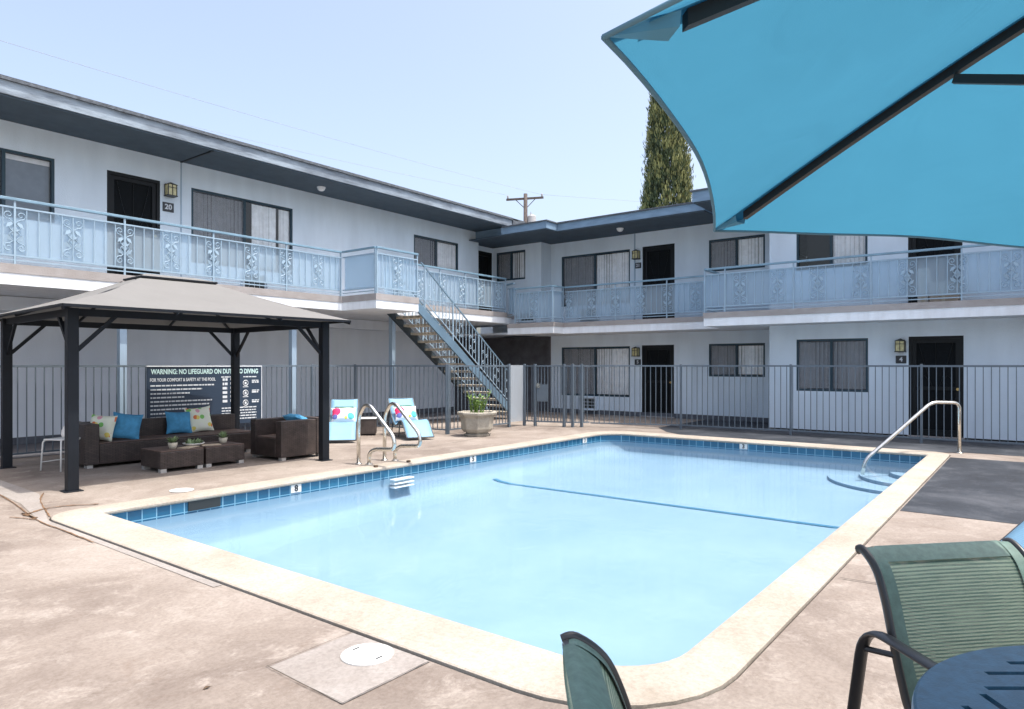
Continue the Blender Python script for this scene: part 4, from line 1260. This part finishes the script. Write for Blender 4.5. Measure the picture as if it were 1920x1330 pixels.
def cushion_mb(w_, h_, t_, n=14):
    mb = MB()
    for sgn in (-1, 1):
        v = []; f = []
        for j in range(n+1):
            for i in range(n+1):
                u = i/n*2-1; q = j/n*2-1
                th = (max(0, (1-u**4))*max(0, (1-q**4)))**.7
                pin = 1-.10*(1-abs(u)**2)*abs(q)**3
                pin2 = 1-.10*(1-abs(q)**2)*abs(u)**3
                v.append((u*w_/2*pin2, sgn*t_/2*th + .004*math.sin(7*u+3*q), q*h_/2*pin))
        for j in range(n):
            for i in range(n):
                a = j*(n+1)+i; fc = (a, a+1, a+n+2, a+n+1)
                f.append(fc if sgn < 0 else fc[::-1])
        mb.add(v, f)
    return mb
def cushion(loc, rot, w_, h_, t_, m, label, group='cushions on the wicker seats'):
    o = cushion_mb(w_, h_, t_).build('cushion', m, smooth=True)
    o.location = loc; o.rotation_euler = rot
    return tag(o, label, 'cushion', group)
cushion((4.36, 11.14, .56), (math.radians(-16), math.radians(4), math.radians(-52)), .40, .40, .16, 'cushion_floral', 'floral cushion against the left arm of the wicker sofa')
cushion((4.70, 11.12, .56), (math.radians(-18), math.radians(8), math.radians(-28)), .42, .42, .17, 'cushion_blue', 'plain blue cushion leaning at the left end of the wicker sofa')
cushion((5.62, 11.34, .545), (math.radians(-16), math.radians(2), math.radians(-6)), .42, .38, .16, 'cushion_blue', 'plain blue cushion near the middle of the wicker sofa next to a floral one')
cushion((5.98, 11.36, .57), (math.radians(-14), math.radians(-4), math.radians(-4)), .44, .44, .16, 'cushion_floral', 'floral cushion right of the blue one on the wicker sofa')
cushion((6.80, 9.74, .60), (math.radians(-70), 0, math.radians(90)), .40, .34, .14, 'cushion_blue', 'blue cushion lying in the wicker armchair, only its top showing')

def succulent(loc, s, label, name='potted_succulent'):
    t = thing(name, label, 'potted plant', loc, 0, 'small potted plants on the wicker tables')
    MB().lathe([(.045*s, 0), (.06*s, .05*s), (.066*s, .085*s), (.058*s, .085*s), (.056*s, .075*s)], n=16).build('pot', 'terracotta_pale', t, smooth=True)
    lf = MB()
    for k in range(46):
        a = k*2.4; el = math.radians(random.uniform(15, 80)); L = random.uniform(.07, .13)*s; wd = .016*s
        d = Vector((math.cos(a)*math.cos(el), math.sin(a)*math.cos(el), math.sin(el))); sd = Vector((-math.sin(a), math.cos(a), 0))
        b0 = Vector((0, 0, .078*s)) + d*.01; tip = b0 + d*L + Vector((0, 0, -.012*s)); mid = b0 + d*L*.55
        up = sd.cross(d)*.006*s
        lf.add([b0-sd*wd*.5, b0+sd*wd*.5, mid+sd*wd+up, tip, mid-sd*wd+up], [(0, 1, 2, 3, 4)])
    lf.build('leaves', 'leaf_pale', t)
    return t
succulent((4.80, 9.86, .302), 1.0, 'small potted succulent on the left wicker table')
succulent((5.60, 9.92, .302), 1.0, 'small potted succulent on the right wicker table')
TR = thing('plant_tray', 'shallow tray of low succulents lying across the join of the wicker tables', 'tray', (5.17, 9.98, .302), 0)
MB().lathe([(.10, 0), (.15, .03), (.155, .04), (.14, .04), (.135, .03)], n=20).build('dish', 'ceramic', TR, smooth=True)
lf = MB()
for k in range(60):
    cx_, cy_ = random.uniform(-.09, .09), random.uniform(-.09, .09); a = random.uniform(0, 6.28); el = math.radians(random.uniform(20, 80)); L = random.uniform(.04, .10)
    d = Vector((math.cos(a)*math.cos(el), math.sin(a)*math.cos(el), math.sin(el))); sd = Vector((-math.sin(a), math.cos(a), 0))*.012
    b0 = Vector((cx_, cy_, .03)); lf.add([b0-sd, b0+sd, b0+d*L*.6+sd, b0+d*L, b0+d*L*.6-sd], [(0, 1, 2, 3, 4)])
lf.build('leaves', 'leaf_pale', TR)
for x, y, r_, lab in ((5.0, 9.8, .5, 'flat woven mat on the left wicker table in front of the tray'), (5.36, 9.84, -.3, 'flat woven mat on the right wicker table beside its succulent')):
    o = MB().box(-.13, -.09, 0, .13, .09, .006).build('place_mat', 'tray')
    o.location = (x, y, .3025); o.rotation_euler = (0, 0, r_); tag(o, lab, 'mat')
# white stool with vase
SL = thing('side_stool', 'small white metal stool left of the wicker sofa behind the front gazebo post', 'stool', (3.84, 11.12, 0), math.radians(20))
MB().box(-.17, -.17, .43, .17, .17, .45).build('stool_top', 'white_metal', SL, bevel=.01)
for sx in (-1, 1):
    for sy in (-1, 1):
        MB().tube(round_corner([(sx*.10, sy*.10, .43), (sx*.17, sy*.17, .43), (sx*.19, sy*.19, .0)], .05), .011, 8).build('leg', 'white_metal', SL, smooth=True)
MB().tube([(-.185, .185, .12), (.185, .185, .12)], .007, 6).build('stretcher', 'white_metal', SL)
vz = MB().lathe([(.03, 0), (.045, .05), (.04, .11), (.02, .15), (.028, .17)], n=16).build('vase', 'ceramic', smooth=True)
vz.location = (3.86, 11.12, .45); tag(vz, 'small pale vase standing on the white stool', 'vase')

# ------------------------------------------------------------------ sun loungers
def lounger_profile():
    return smooth_path([(0, 0, .06), (.08, 0, .13), (.30, 0, .33), (.48, 0, .37), (.68, 0, .28), (.86, 0, .26), (1.02, 0, .34), (1.22, 0, .56), (1.40, 0, .78)], 5)
def make_lounger(loc, rz, label):
    t = thing('sun_lounger', label, 'lounger', loc, rz, 'light blue wave shaped sun loungers')
    P = lounger_profile(); hw = .27
    sl_ = MB()
    v = []; f = []
    for p in P:
        for j in range(7):
            y = -hw + 2*hw*j/6; v.append((p.x, y, p.z - .012*(1-(y/hw)**2)))
    for i in range(len(P)-1):
        for j in range(6): a = i*7+j; f.append((a, a+1, a+8, a+7))
    sl_.add(v, f)
    o = sl_.build('sling', 'sling_blue', t, smooth=True)
    sm = o.modifiers.new('thick', 'SOLIDIFY'); sm.thickness = .008
    for s in (-1, 1):
        MB().tube([(p.x, s*(hw+.012), p.z-.006) for p in P], .013, 8).build('side_rail', 'lounger_frame', t, smooth=True)
    MB().tube([(0, -hw, .055), (0, hw, .055)], .013, 8).build('foot_bar', 'lounger_frame', t)
    MB().tube([(1.40, -hw, .78), (1.40, hw, .78)], .013, 8).build('head_bar', 'lounger_frame', t)
    for s in (-1, 1):
        MB().tube(round_corner([(.5, s*hw, .36), (.62, s*hw, .02), (1.15, s*hw, .02), (1.02, s*hw, .34)], .06), .013, 8).build('leg', 'lounger_frame', t, smooth=True)
    MB().tube(round_corner([(1.25, -hw, .6), (1.45, -hw, .02), (1.45, hw, .02), (1.25, hw, .6)], .06), .012, 8).build('back_leg', 'lounger_frame', t, smooth=True)
    hp = MB().tube([(1.23, -hw*.72, .60), (1.23, hw*.72, .60)], .035, 12)
    hp.build('headrest', 'strap_green', t, smooth=True)
    return t
def face_dir(a, b): return math.atan2(b[1]-a[1], b[0]-a[0])
L1f, L1h = (8.36, 10.58), (9.28, 11.62)
l1 = make_lounger((*L1f, 0), face_dir(L1f, L1h), 'light blue lounger with a white cushion right beside the right gazebo post')
L2f, L2h = (9.68, 9.76), (10.30, 11.00)
dup(l1, (*L2f, 0), face_dir(L2f, L2h), 'light blue lounger with a white cushion behind the pool ladder, right of the pair')
dup(l1, (6.34, .14, 0), math.radians(-60), 'light blue lounger cut off by the right edge behind the green chair')
def lounger_cushion(f_, h_, label):
    d = Vector((h_[0]-f_[0], h_[1]-f_[1])).normalized(); a = math.atan2(d.y, d.x)
    o = cushion_mb(.50, .34, .20).build('cushion', 'cushion_party', smooth=True)
    o.location = (f_[0]+d.x*1.0, f_[1]+d.y*1.0, .47); o.rotation_euler = (math.radians(-32), 0, a-PI/2)
    tag(o, label, 'cushion', 'white cushions with pink and green on the loungers')
lounger_cushion(L1f, L1h, 'white cushion with pink and green patches on the lounger beside the gazebo post')
lounger_cushion(L2f, L2h, 'white cushion with pink and green patches on the lounger behind the pool ladder')
SB = thing('side_table', 'low dark wicker side table with a pale top between the two loungers', 'side table', (9.74, 11.42, 0), math.radians(45))
MB().box(-.18, -.18, .03, .18, .18, .35).build('table_body', 'wicker', SB, bevel=.01)
MB().box(-.19, -.19, .352, .19, .19, .37).build('table_top', 'white_metal', SB, bevel=.004)

# ------------------------------------------------------------------ planter
PL = thing('stone_planter', 'octagonal weathered stone planter of sparse green plants by the fence', 'planter', (11.02, 9.42, 0), 0)
MB().lathe([(.27, 0), (.29, .05), (.24, .055), (.24, .085), (.29, .09), (.335, .16), (.355, .36), (.36, .40), (.385, .42), (.385, .44), (.42, .455), (.43, .50), (.42, .515), (.36, .515), (.345, .47)], n=8, rot=PI/8+.35).build('bowl', 'planter_stone', PL, bevel=.008)
MB().cyl(0, 0, .46, .475, .35, n=8).build('soil', 'soil', PL)
lv = MB()
for k in range(16):
    a = random.uniform(0, 6.28); r_ = random.uniform(.02, .2); h_ = random.uniform(.2, .46)
    b0 = Vector((r_*math.cos(a), r_*math.sin(a), .47)); tp = b0 + Vector((random.uniform(-.14, .14), random.uniform(-.14, .14), h_))
    lv.tube(smooth_path([b0, b0.lerp(tp, .5)+Vector((.02, .01, .02)), tp], 3), [.012, .011, .011, .010, .008, .007, .005], 5)
    for j in range(20):
        p = b0.lerp(tp, random.uniform(.25, 1)); aa = random.uniform(0, 6.28); el = random.uniform(0, 1.1); L = random.uniform(.05, .10)
        d = Vector((math.cos(aa)*math.cos(el), math.sin(aa)*math.cos(el), math.sin(el))); sd = Vector((-math.sin(aa), math.cos(aa), 0))*.016
        lv.add([p, p+d*L*.5+sd, p+d*L, p+d*L*.5-sd], [(0, 1, 2, 3)])
lv.build('plants', 'leaf', PL)
lv = MB().tube(smooth_path([(.05, -.05, .47), (.10, -.10, .70), (.22, -.16, .90), (.26, -.18, .97)], 5), .007, 6)
for k in range(10):
    p = Vector((.05, -.05, .47)).lerp(Vector((.26, -.18, .97)), .3+.07*k); s = (-1)**k
    lv.add([p, p+Vector((s*.04, .03, .03)), p+Vector((s*.08, .04, .06)), p+Vector((s*.05, 0, .05))], [(0, 1, 2, 3)])
lv.build('tall_stem', 'leaf_pale', PL)

# ------------------------------------------------------------------ pool ladder, handrail, lids, markers
LD = thing('pool_ladder', 'bent metal pool ladder rails with white steps at the long pool edge', 'ladder', (6.78, 7.9, 0))
for x in (6.78, 7.30):
    r_ = MB().tube(round_corner([(x, 8.16, 0), (x, 8.16, .72), (x, 8.02, .90), (x, 7.90, .90), (x, 7.38, .46), (x, 7.36, .28), (x, 7.80, .25), (x, 7.92, .18), (x, 7.92, 0)], .12, 6), .029, 12)
    put(r_, ROTX, LD).build('rail', 'chrome', LD, smooth=True)
    for y in (8.16, 7.92):
        e_ = MB().lathe([(.055, .0165), (.05, .027), (.025, .032)], x, y, 16) if y < 8 else MB().lathe([(.055, .001), (.05, .012), (.025, .017)], x, y, 16)
        put(e_, ROTX, LD).build('escutcheon', 'chrome', LD, smooth=True)
for k in range(3):
    s_ = MB().box(6.85, 7.44, -.20-k*.055, 7.25, 7.54, -.178-k*.055)
    put(s_, ROTX, LD).build('step', 'white_plastic', LD, bevel=.006)
HR = thing('pool_handrail', 'bent stainless handrail slanting into the water at the far right pool corner', 'handrail', (13.86, 1.05, 0))
put(MB().tube(round_corner([(13.86, 1.05, .0), (13.86, 1.05, .86), (13.52, 1.42, .87), (12.72, 2.30, -.10), (12.69, 2.33, -.34)], .12, 6), .030, 12), ROTX, HR).build('rail', 'chrome', HR, smooth=True)
put(MB().lathe([(.06, .001), (.055, .014), (.028, .02)], 13.86, 1.05, 16), ROTX, HR).build('escutcheon', 'chrome', HR, smooth=True)
SK = thing('skimmer_cover', 'round white skimmer lid set in a patched square of deck near the camera', 'lid', (2.335, 2.74, .0045))
MB().lathe([(.135, 0), (.135, .006), (.125, .009), (.0, .0095)], n=40, cap=False).build('disc', 'lid_white', SK)
b = MB(); b.box(-.02, .085, .0095, .02, .095, .011); b.box(-.02, -.095, .0095, .02, -.085, .011)
b.build('finger_slot', 'lamp_black', SK)
s2 = MB().lathe([(.135, .004), (.135, .009), (.125, .012), (0, .0125)], n=32, cap=False).build('skimmer_cover', 'lid_white')
s2.location = (4.05, 8.10, 0); tag(s2, 'round pale skimmer lid in the deck beside the long pool edge near the gazebo', 'lid')
def marker(x, y, rz, txt, label):
    t = thing('depth_marker', label, 'marker', (x, y, -.09), rz, 'white depth marker tiles at the waterline')
    MB().box(-.076, -.012, -.05, .076, -.004, .05).build('tile', 'lid_white', t)
    d_ = text_mesh(txt, .11, .004); d_.xform(TL((0, -.0135, 0)) @ RX); d_.build('digit', 'plate_black', t)
marker(5.27, PY1+.03, 0, '8', 'white depth tile on the long pool edge nearest the gazebo post')
marker(8.75, PY1+.03, 0, '5', 'white depth tile on the long pool edge beyond the ladder')
marker(12.35, PY1+.03, 0, '3', 'white depth tile on the long pool edge close to its far corner')
marker(PX1+.03, 4.55, -PI/2, '3', 'white depth tile in the middle of the far short pool edge')
sk = MB(); sk.box(-.19, -.012, -.062, .19, -.006, .045)
o = sk.build('skimmer_opening', 'lamp_black'); o.location = (4.05, PY1+.03, -.085)
tag(o, 'dark skimmer mouth in the blue tile band at the long pool edge', 'skimmer')
for i, x in enumerate((6.55, 7.2)):
    o = MB().box(-.03, -.02, 0, .03, .02, .03).build('edge_cleat', 'bark', bevel=.006); o.location = (x+.1, 7.62, .0165)
    tag(o, ('small dark cleat on the coping just left of the ladder foot', 'small dark cleat on the coping just right of the ladder foot')[i], 'cleat')
o = MB().add([(0, 0, .002), (.02, .008, .012), (.04, .0, .004), (.022, -.010, .010), (.05, -.006, .003)], [(0, 1, 2, 3), (2, 1, 4)]).build('dry_leaf', 'bark')
o.location = (1.62, 3.05, 0); tag(o, 'tiny dry dark leaf lying on the bare deck', 'leaf')

# ------------------------------------------------------------------ near furniture: table, chairs, umbrella
FW = Vector((math.cos(YAW), math.sin(YAW), 0)); RT = Vector((math.sin(YAW), -math.cos(YAW), 0))
TC = FW*1.287 + RT*1.476
CA = YAW - PI/2                                              # local x = camera right, local y = forward
TB = thing('patio_table', 'round dark blue metal patio table with slotted top in the near right corner', 'table', (TC.x, TC.y, 0), CA)
R_ = .62
top = MB().lathe([(R_-.02, .695), (R_, .705), (R_, .715), (R_-.006, .72)], n=96)
to = top.build('table_top', 'table_top', TB)
cut = MB()
for q in range(4):
    rot = Matrix.Rotation(q*PI/2, 4, 'Z')
    for k, dd in enumerate((.20, .28, .36, .44, .50)):
        hl = min(math.sqrt(max(0.0, (R_-.09)**2-dd*dd)), dd*.92) - (.02 if k % 2 else 0)
        c_ = MB().box(-hl, dd-.009, .66, hl, dd+.009, .76); c_.xform(rot); cut.add(c_.v, c_.f)
co_ = cut.build('slot_cutter', 'table_top')
co_.location = to.location; co_.parent = TB
md = to.modifiers.new('slots', 'BOOLEAN'); md.operation = 'DIFFERENCE'; md.object = co_; md.solver = 'EXACT'
bpy.context.view_layer.update()
dg = bpy.context.evaluated_depsgraph_get()
me2 = bpy.data.meshes.new_from_object(to.evaluated_get(dg))
to.modifiers.clear(); to.data = me2
bpy.data.objects.remove(co_)
MB().lathe([(R_-.04, .66), (R_-.005, .668), (R_+.004, .69), (R_+.003, .704), (R_-.03, .704), (R_-.04, .66)], n=96, cap=False).build('table_rim', 'table_rim', TB, smooth=True)
for k in range(4):
    a = PI/4 + k*PI/2
    MB().tube(round_corner([(.50*math.cos(a), .50*math.sin(a), .68), (.42*math.cos(a), .42*math.sin(a), .35), (.52*math.cos(a), .52*math.sin(a), 0)], .2), .018, 10).build('leg', 'chair_frame', TB, smooth=True)
MB().tube([(.42*math.cos(2*PI*j/32), .42*math.sin(2*PI*j/32), .35) for j in range(32)], .010, 8, close=True).build('ring_brace', 'chair_frame', TB, smooth=True)

def make_chair(loc, rz, label):
    """sling chair; local -y is the way the sitter faces, x is the width"""
    t = thing('patio_chair', label, 'chair', loc, rz, 'green sling patio chairs at the round table')
    hw = .275
    back = smooth_path([(0, -.26, .44), (0, -.10, .405), (0, .10, .40), (0, .20, .43), (0, .245, .52), (0, .285, .64), (0, .32, .75), (0, .36, .83), (0, .42, .875), (0, .45, .87)], 6)
    sl_ = MB(); v = []; f = []; J = 8
    for i, p in enumerate(back):
        for j in range(J+1):
            x = -hw + 2*hw*j/J; s = (1-(x/hw)**2)
            v.append((x, p.y + .012*s*(1 if p.z > .5 else 0), p.z - (.015*s if p.z < .5 else 0)))
    for i in range(len(back)-1):
        for j in range(J): a = i*(J+1)+j; f.append((a, a+1, a+J+2, a+J+1))
    sl_.add(v, f)
    o = sl_.build('sling', 'sling_green', t, smooth=True)
    # darker hem along the top and the sides
    hm = MB()
    for s in (-1, 1):
        v = []; f = []
        for p in back:
            v += [(s*hw, p.y-.004, p.z+.004), (s*(hw-.04), p.y-.002, p.z+.006)]
        for i in range(len(back)-1): f.append((2*i, 2*i+1, 2*i+3, 2*i+2))
        hm.add(v, f)
    tp = back[-12:]
    v = []; f = []
    for p in tp: v += [(-hw+.035, p.y+.004, p.z+.007), (hw-.035, p.y+.004, p.z+.007)]
    for i in range(len(tp)-1): f.append((2*i, 2*i+1, 2*i+3, 2*i+2))
    hm.add(v, f)
    hm.build('hem', 'hem_green', t, smooth=True)
    for s in (-1, 1):
        MB().tube([(s*(hw+.012), p.y, p.z) for p in back], .016, 10, flat=.65).build('side_rail', 'chair_frame', t, smooth=True)
        x = s*(hw+.062)
        MB().tube(round_corner([(x, .47, 0), (x, .345, .655), (x, -.25, .635), (x, -.36, 0)], .10, 6), .024, 12, flat=.42).build('arm', 'chair_frame', t, smooth=True)
        MB().tube([(s*(hw+.012), .265, .585), (s*(hw+.055), .352, .575)], .010, 8).build('arm_link', 'chair_frame', t)
        MB().tube([(s*(hw+.012), -.22, .415), (s*(hw+.055), -.325, .40)], .012, 8).build('arm_link', 'chair_frame', t)
    MB().tube([(-hw, .44, .868), (hw, .44, .868)], .012, 8).build('top_bar', 'chair_frame', t)
    MB().tube([(-hw-.03, -.10, .36), (hw+.03, -.10, .36)], .012, 8).build('stretcher', 'chair_frame', t)
    return t
def campos(r, d): return FW*d + RT*r
c1 = campos(1.535, 1.93)
ch = make_chair((c1.x, c1.y, 0), CA + math.radians(9), 'green sling patio chair facing the camera across the round table')
c2 = campos(.565, 1.27)
dup(ch, (c2.x, c2.y, 0), CA + math.radians(90), 'green sling patio chair seen edge on, only its curled back showing at the bottom')

UC = campos(1.455, 1.049)
UM = thing('patio_umbrella', 'large turquoise hexagonal patio umbrella overhead at the upper right', 'umbrella', (TC.x, TC.y, 0), 0)
tips = []
cen = (1.455, 1.049); p1 = (.1166-1.455, .867-1.049)
a1 = math.atan2(p1[1], p1[0]); RR = math.hypot(*p1)
zt, zh = 1.917, 2.455
for k in range(6):
    a = a1 - k*PI/3
    w3 = campos(cen[0]+RR*math.cos(a), cen[1]+RR*math.sin(a))
    tips.append(Vector((w3.x-TC.x, w3.y-TC.y, zt - (.045 if k == 2 else 0))))
hub = Vector((UC.x-TC.x, UC.y-TC.y, zh))
cn = MB(); pocket = []; n = 16; m = 14
hem = MB()
for k in range(6):
    A, B = tips[k], tips[(k+1) % 6]; v = []; f = []; edge = []
    for j in range(m+1):
        t = j/m
        for i in range(n+1):
            u = i/n
            sc_ = 1 - (.034 if k != 1 else .022)*4*u*(1-u)
            tt = t*sc_
            pa, pb = hub.lerp(A, tt), hub.lerp(B, tt)
            bow = .03*math.sin(PI*tt)
            p = pa.lerp(pb, u); p.z += bow - .055*4*u*(1-u)*tt*(1-tt)*1.6
            p.z += .004*math.sin(9*tt+11*u)*math.sin(PI*u)
            v.append(p)
            if j == m: edge.append(p)
    for j in range(m):
        for i in range(n):
            a = j*(n+1)+i; f.append((a, a+1, a+n+2, a+n+1))
    cn.add(v, f)
    hem.tube(edge, .0042, 6)
cn.build('canopy', 'umbrella_fabric', UM, smooth=True)
hem.build('hem', 'hem_grey', UM, smooth=True)
for k in range(6):
    A = tips[k]; d = (A-hub)
    pth = []
    for j in range(11):
        t = .02 + .900*j/10; p = hub.lerp(A, t); p.z += .03*math.sin(PI*t) - .024; pth.append(p)
    r_ = MB()
    sd = Vector((-d.y, d.x, 0)).normalized()*.0095
    vv = []; ff = []
    for p in pth:
        for q in (p-sd+Vector((0, 0, .013)), p+sd+Vector((0, 0, .013)), p+sd-Vector((0, 0, .009)), p-sd-Vector((0, 0, .009))): vv.append(q)
    for i in range(len(pth)-1):
        for j in range(4): ff.append((4*i+j, 4*i+(j+1) % 4, 4*i+4+(j+1) % 4, 4*i+4+j))
    ff += [(3, 2, 1, 0), tuple(4*(len(pth)-1)+j for j in range(4))]
    r_.add(vv, ff); r_.build('rib', 'bronze_rib', UM)
    st = MB(); s0 = hub.lerp(A, .51); s0.z += .0
    st.bar(s0 - Vector((0, 0, .012)), (hub.x, hub.y, 1.93), .014, .02); st.build('strut', 'bronze_rib', UM)
    # sewn sleeve that holds the canopy to the rib
    sl_ = MB(); v = []; f = []
    for j in range(13):
        t = .03 + .93*j/12; p = hub.lerp(A, t); p.z += .03*math.sin(PI*t) - .007
        wv = Vector((-d.y, d.x, 0)).normalized()*.030
        v += [p-wv-Vector((0, 0, .010*(1-abs(2*t-1)*.3))), p, p+wv-Vector((0, 0, .010*(1-abs(2*t-1)*.3)))]
    for j in range(12): f += [(3*j, 3*j+1, 3*j+4, 3*j+3), (3*j+1, 3*j+2, 3*j+5, 3*j+4)]
    sl_.add(v, f); sl_.build('rib_sleeve', 'umbrella_sleeve', UM, smooth=True)
    # sewn pocket holding the rib end
    Bn, Bp = tips[(k+1) % 6], tips[k-1]
    eA = A.lerp(Bn, .0); dn = (Bn-A).normalized(); dp = (Bp-A).normalized(); di = (hub-A).normalized()
    dr = Vector((0, 0, -.030))
    base = A + di*.10
    sd2 = Vector((-d.y, d.x, 0)).normalized()
    pk = MB()
    pk.add([A, A+di*.02+sd2*.02, base+sd2*.026+dr*.3, base+sd2*.02+dr*.9, base-sd2*.02+dr*.9, base-sd2*.026+dr*.3, A+di*.02-sd2*.02], [(0, 1, 2, 3), (0, 3, 4), (0, 4, 5, 6)])
    o = pk.build('pocket', 'umbrella_pocket', UM)
MB().tube([(0, 0, 0.02), tuple(hub + Vector((0, 0, .02)))], .019, 12).build('pole', 'bronze_rib', UM, smooth=True)
MB().lathe([(.05, 1.89), (.05, 1.95), (.03, 1.97)], hub.x, hub.y, 16).build('runner', 'bronze_rib', UM)
MB().lathe([(.05, zh-.05), (.055, zh+.0), (.04, zh+.03)], hub.x, hub.y, 16).build('crown_hub', 'bronze_rib', UM)
MB().lathe([(.24, 0), (.24, .04), (.06, .07), (.035, .30), (.03, .30)], n=24).build('base', 'bronze_rib', UM)

# ------------------------------------------------------------------ cypress, power pole, wires
def cypress(loc, H_, Rm, label):
    t = thing('cypress_tree', label, 'tree', loc)
    MB().tube([(0, 0, 0), (.03, 0, 3), (0, .03, 8), (0, 0, H_-.8)], [.22, .19, .12, .03], 10).build('trunk', 'bark', t, smooth=True)
    def rad(h_): return Rm*min(1, (1-h_)*1.9)**.62*min(1, .5+h_*4)
    def blade(vv, ff, p, up, s):
        sd = up.cross(Vector((random.uniform(-1, 1), random.uniform(-1, 1), .2))).normalized(); o_ = len(vv)
        vv += [p-sd*s*.22, p+sd*s*.22, p+up*s*1.6+sd*s*.2, p+up*s*2.4, p+up*s*1.5-sd*s*.24]
        ff.append((o_, o_+1, o_+2, o_+3, o_+4))
    random.seed(11)
    A = ([], []); B = ([], [])
    for k in range(9000):
        h_ = random.uniform(.03, .97); a = random.uniform(0, 6.28); r_ = rad(h_)*random.uniform(.55, .86)
        blade(*A, Vector((r_*math.cos(a), r_*math.sin(a), h_*H_)), Vector((math.cos(a)*.3, math.sin(a)*.3, 1)).normalized(), random.uniform(.07, .12))
    for k in range(1400):
        h_ = random.uniform(.02, .985); a = random.uniform(0, 6.28); r_ = rad(h_)*random.uniform(.8, .97); L = random.uniform(.6, 1.2)
        lean = random.uniform(.04, .20); hue = random.random()
        for j in range(46):
            t_ = random.random(); w_ = .13*(1-t_)**.7 + .015
            p = Vector((r_*math.cos(a), r_*math.sin(a), h_*H_ - .25)) + Vector((math.cos(a)*lean*t_*L, math.sin(a)*lean*t_*L, t_*L)) + Vector((random.gauss(0, w_), random.gauss(0, w_), 0))
            up = Vector((math.cos(a)*.25+random.uniform(-.35, .35), math.sin(a)*.25+random.uniform(-.35, .35), 1)).normalized()
            blade(*(B if t_ > .35 + .5*hue else A), p, up, random.uniform(.04, .075))
    MB().add(*A).build('crown', 'cypress_leaf', t); MB().add(*B).build('crown_tips_lit', 'cypress_tip_lit', t)
    return t
cypress((26.0, 12.0, 0), 14.8, .97, 'tall narrow cypress rising behind the roof of the right wing')
random.seed(3)
PP = thing('power_pole', 'wooden power pole with crossarm and grey transformer beyond the inner roof corner', 'pole', (34.1, 25.2, 0))
MB().tube([(0, 0, 0), (0, 0, 12.15)], [.17, .12], 12).build('pole', 'pole_wood', PP, smooth=True)
ax = Vector((.60, -.79, .06)).normalized()
ca = MB().bar(Vector((.0, 0, 11.85))-ax*1.2, Vector((0, 0, 11.85))+ax*1.12, .10, .12)
ca.build('crossarm', 'pole_wood', PP)
brc = MB()
for s in (-1, 1): brc.bar(Vector((0, 0, 11.2)), Vector((0, 0, 11.82))+ax*.62*s, .03, .04)
brc.build('crossarm_brace', 'pole_wood', PP)
for s in (-1.1, 1.02):
    b0 = Vector((0, 0, 11.91))+ax*s
    MB().lathe([(.03, 0), (.06, .06), (.05, .10), (.065, .13), (.03, .20)], n=10).shift(tuple(b0)).build('insulator', 'cable', PP)
tf = MB().lathe([(.24, 10.0), (.26, 10.03), (.26, 10.75), (.2, 10.82), (.05, 10.84)], .36*.6+.05, -.36*.79, 18)
tf.lathe([(.04, 10.84), (.05, 10.92), (.02, 11.05)], .30, -.20, 8)
tf.build('transformer', 'transformer', PP, smooth=False)
def wire(a, b, sag, r, label):
    a = Vector(a); b = Vector(b); pts = []
    for k in range(25):
        t = k/24; p = a.lerp(b, t); p.z -= sag*4*t*(1-t); pts.append(p)
    return tag(MB().tube(pts, r, 6).build('power_line', 'cable', smooth=True), label, 'cable', 'overhead power lines')
px, py = 34.1, 25.2
wire((px-.66, py+.87, 12.06), (-9, 32, 12.4), .5, .006, 'upper thin power line crossing the pale sky at left')
wire((px+.6, py-.8, 12.1), (-9, 24.2, 11.1), .4, .006, 'lower thin power line crossing the pale sky at left')
wire((px+.6, py-.8, 12.1), (70, -10, 12.5), .6, .006, 'thin power line running right from the pole behind the cypress')
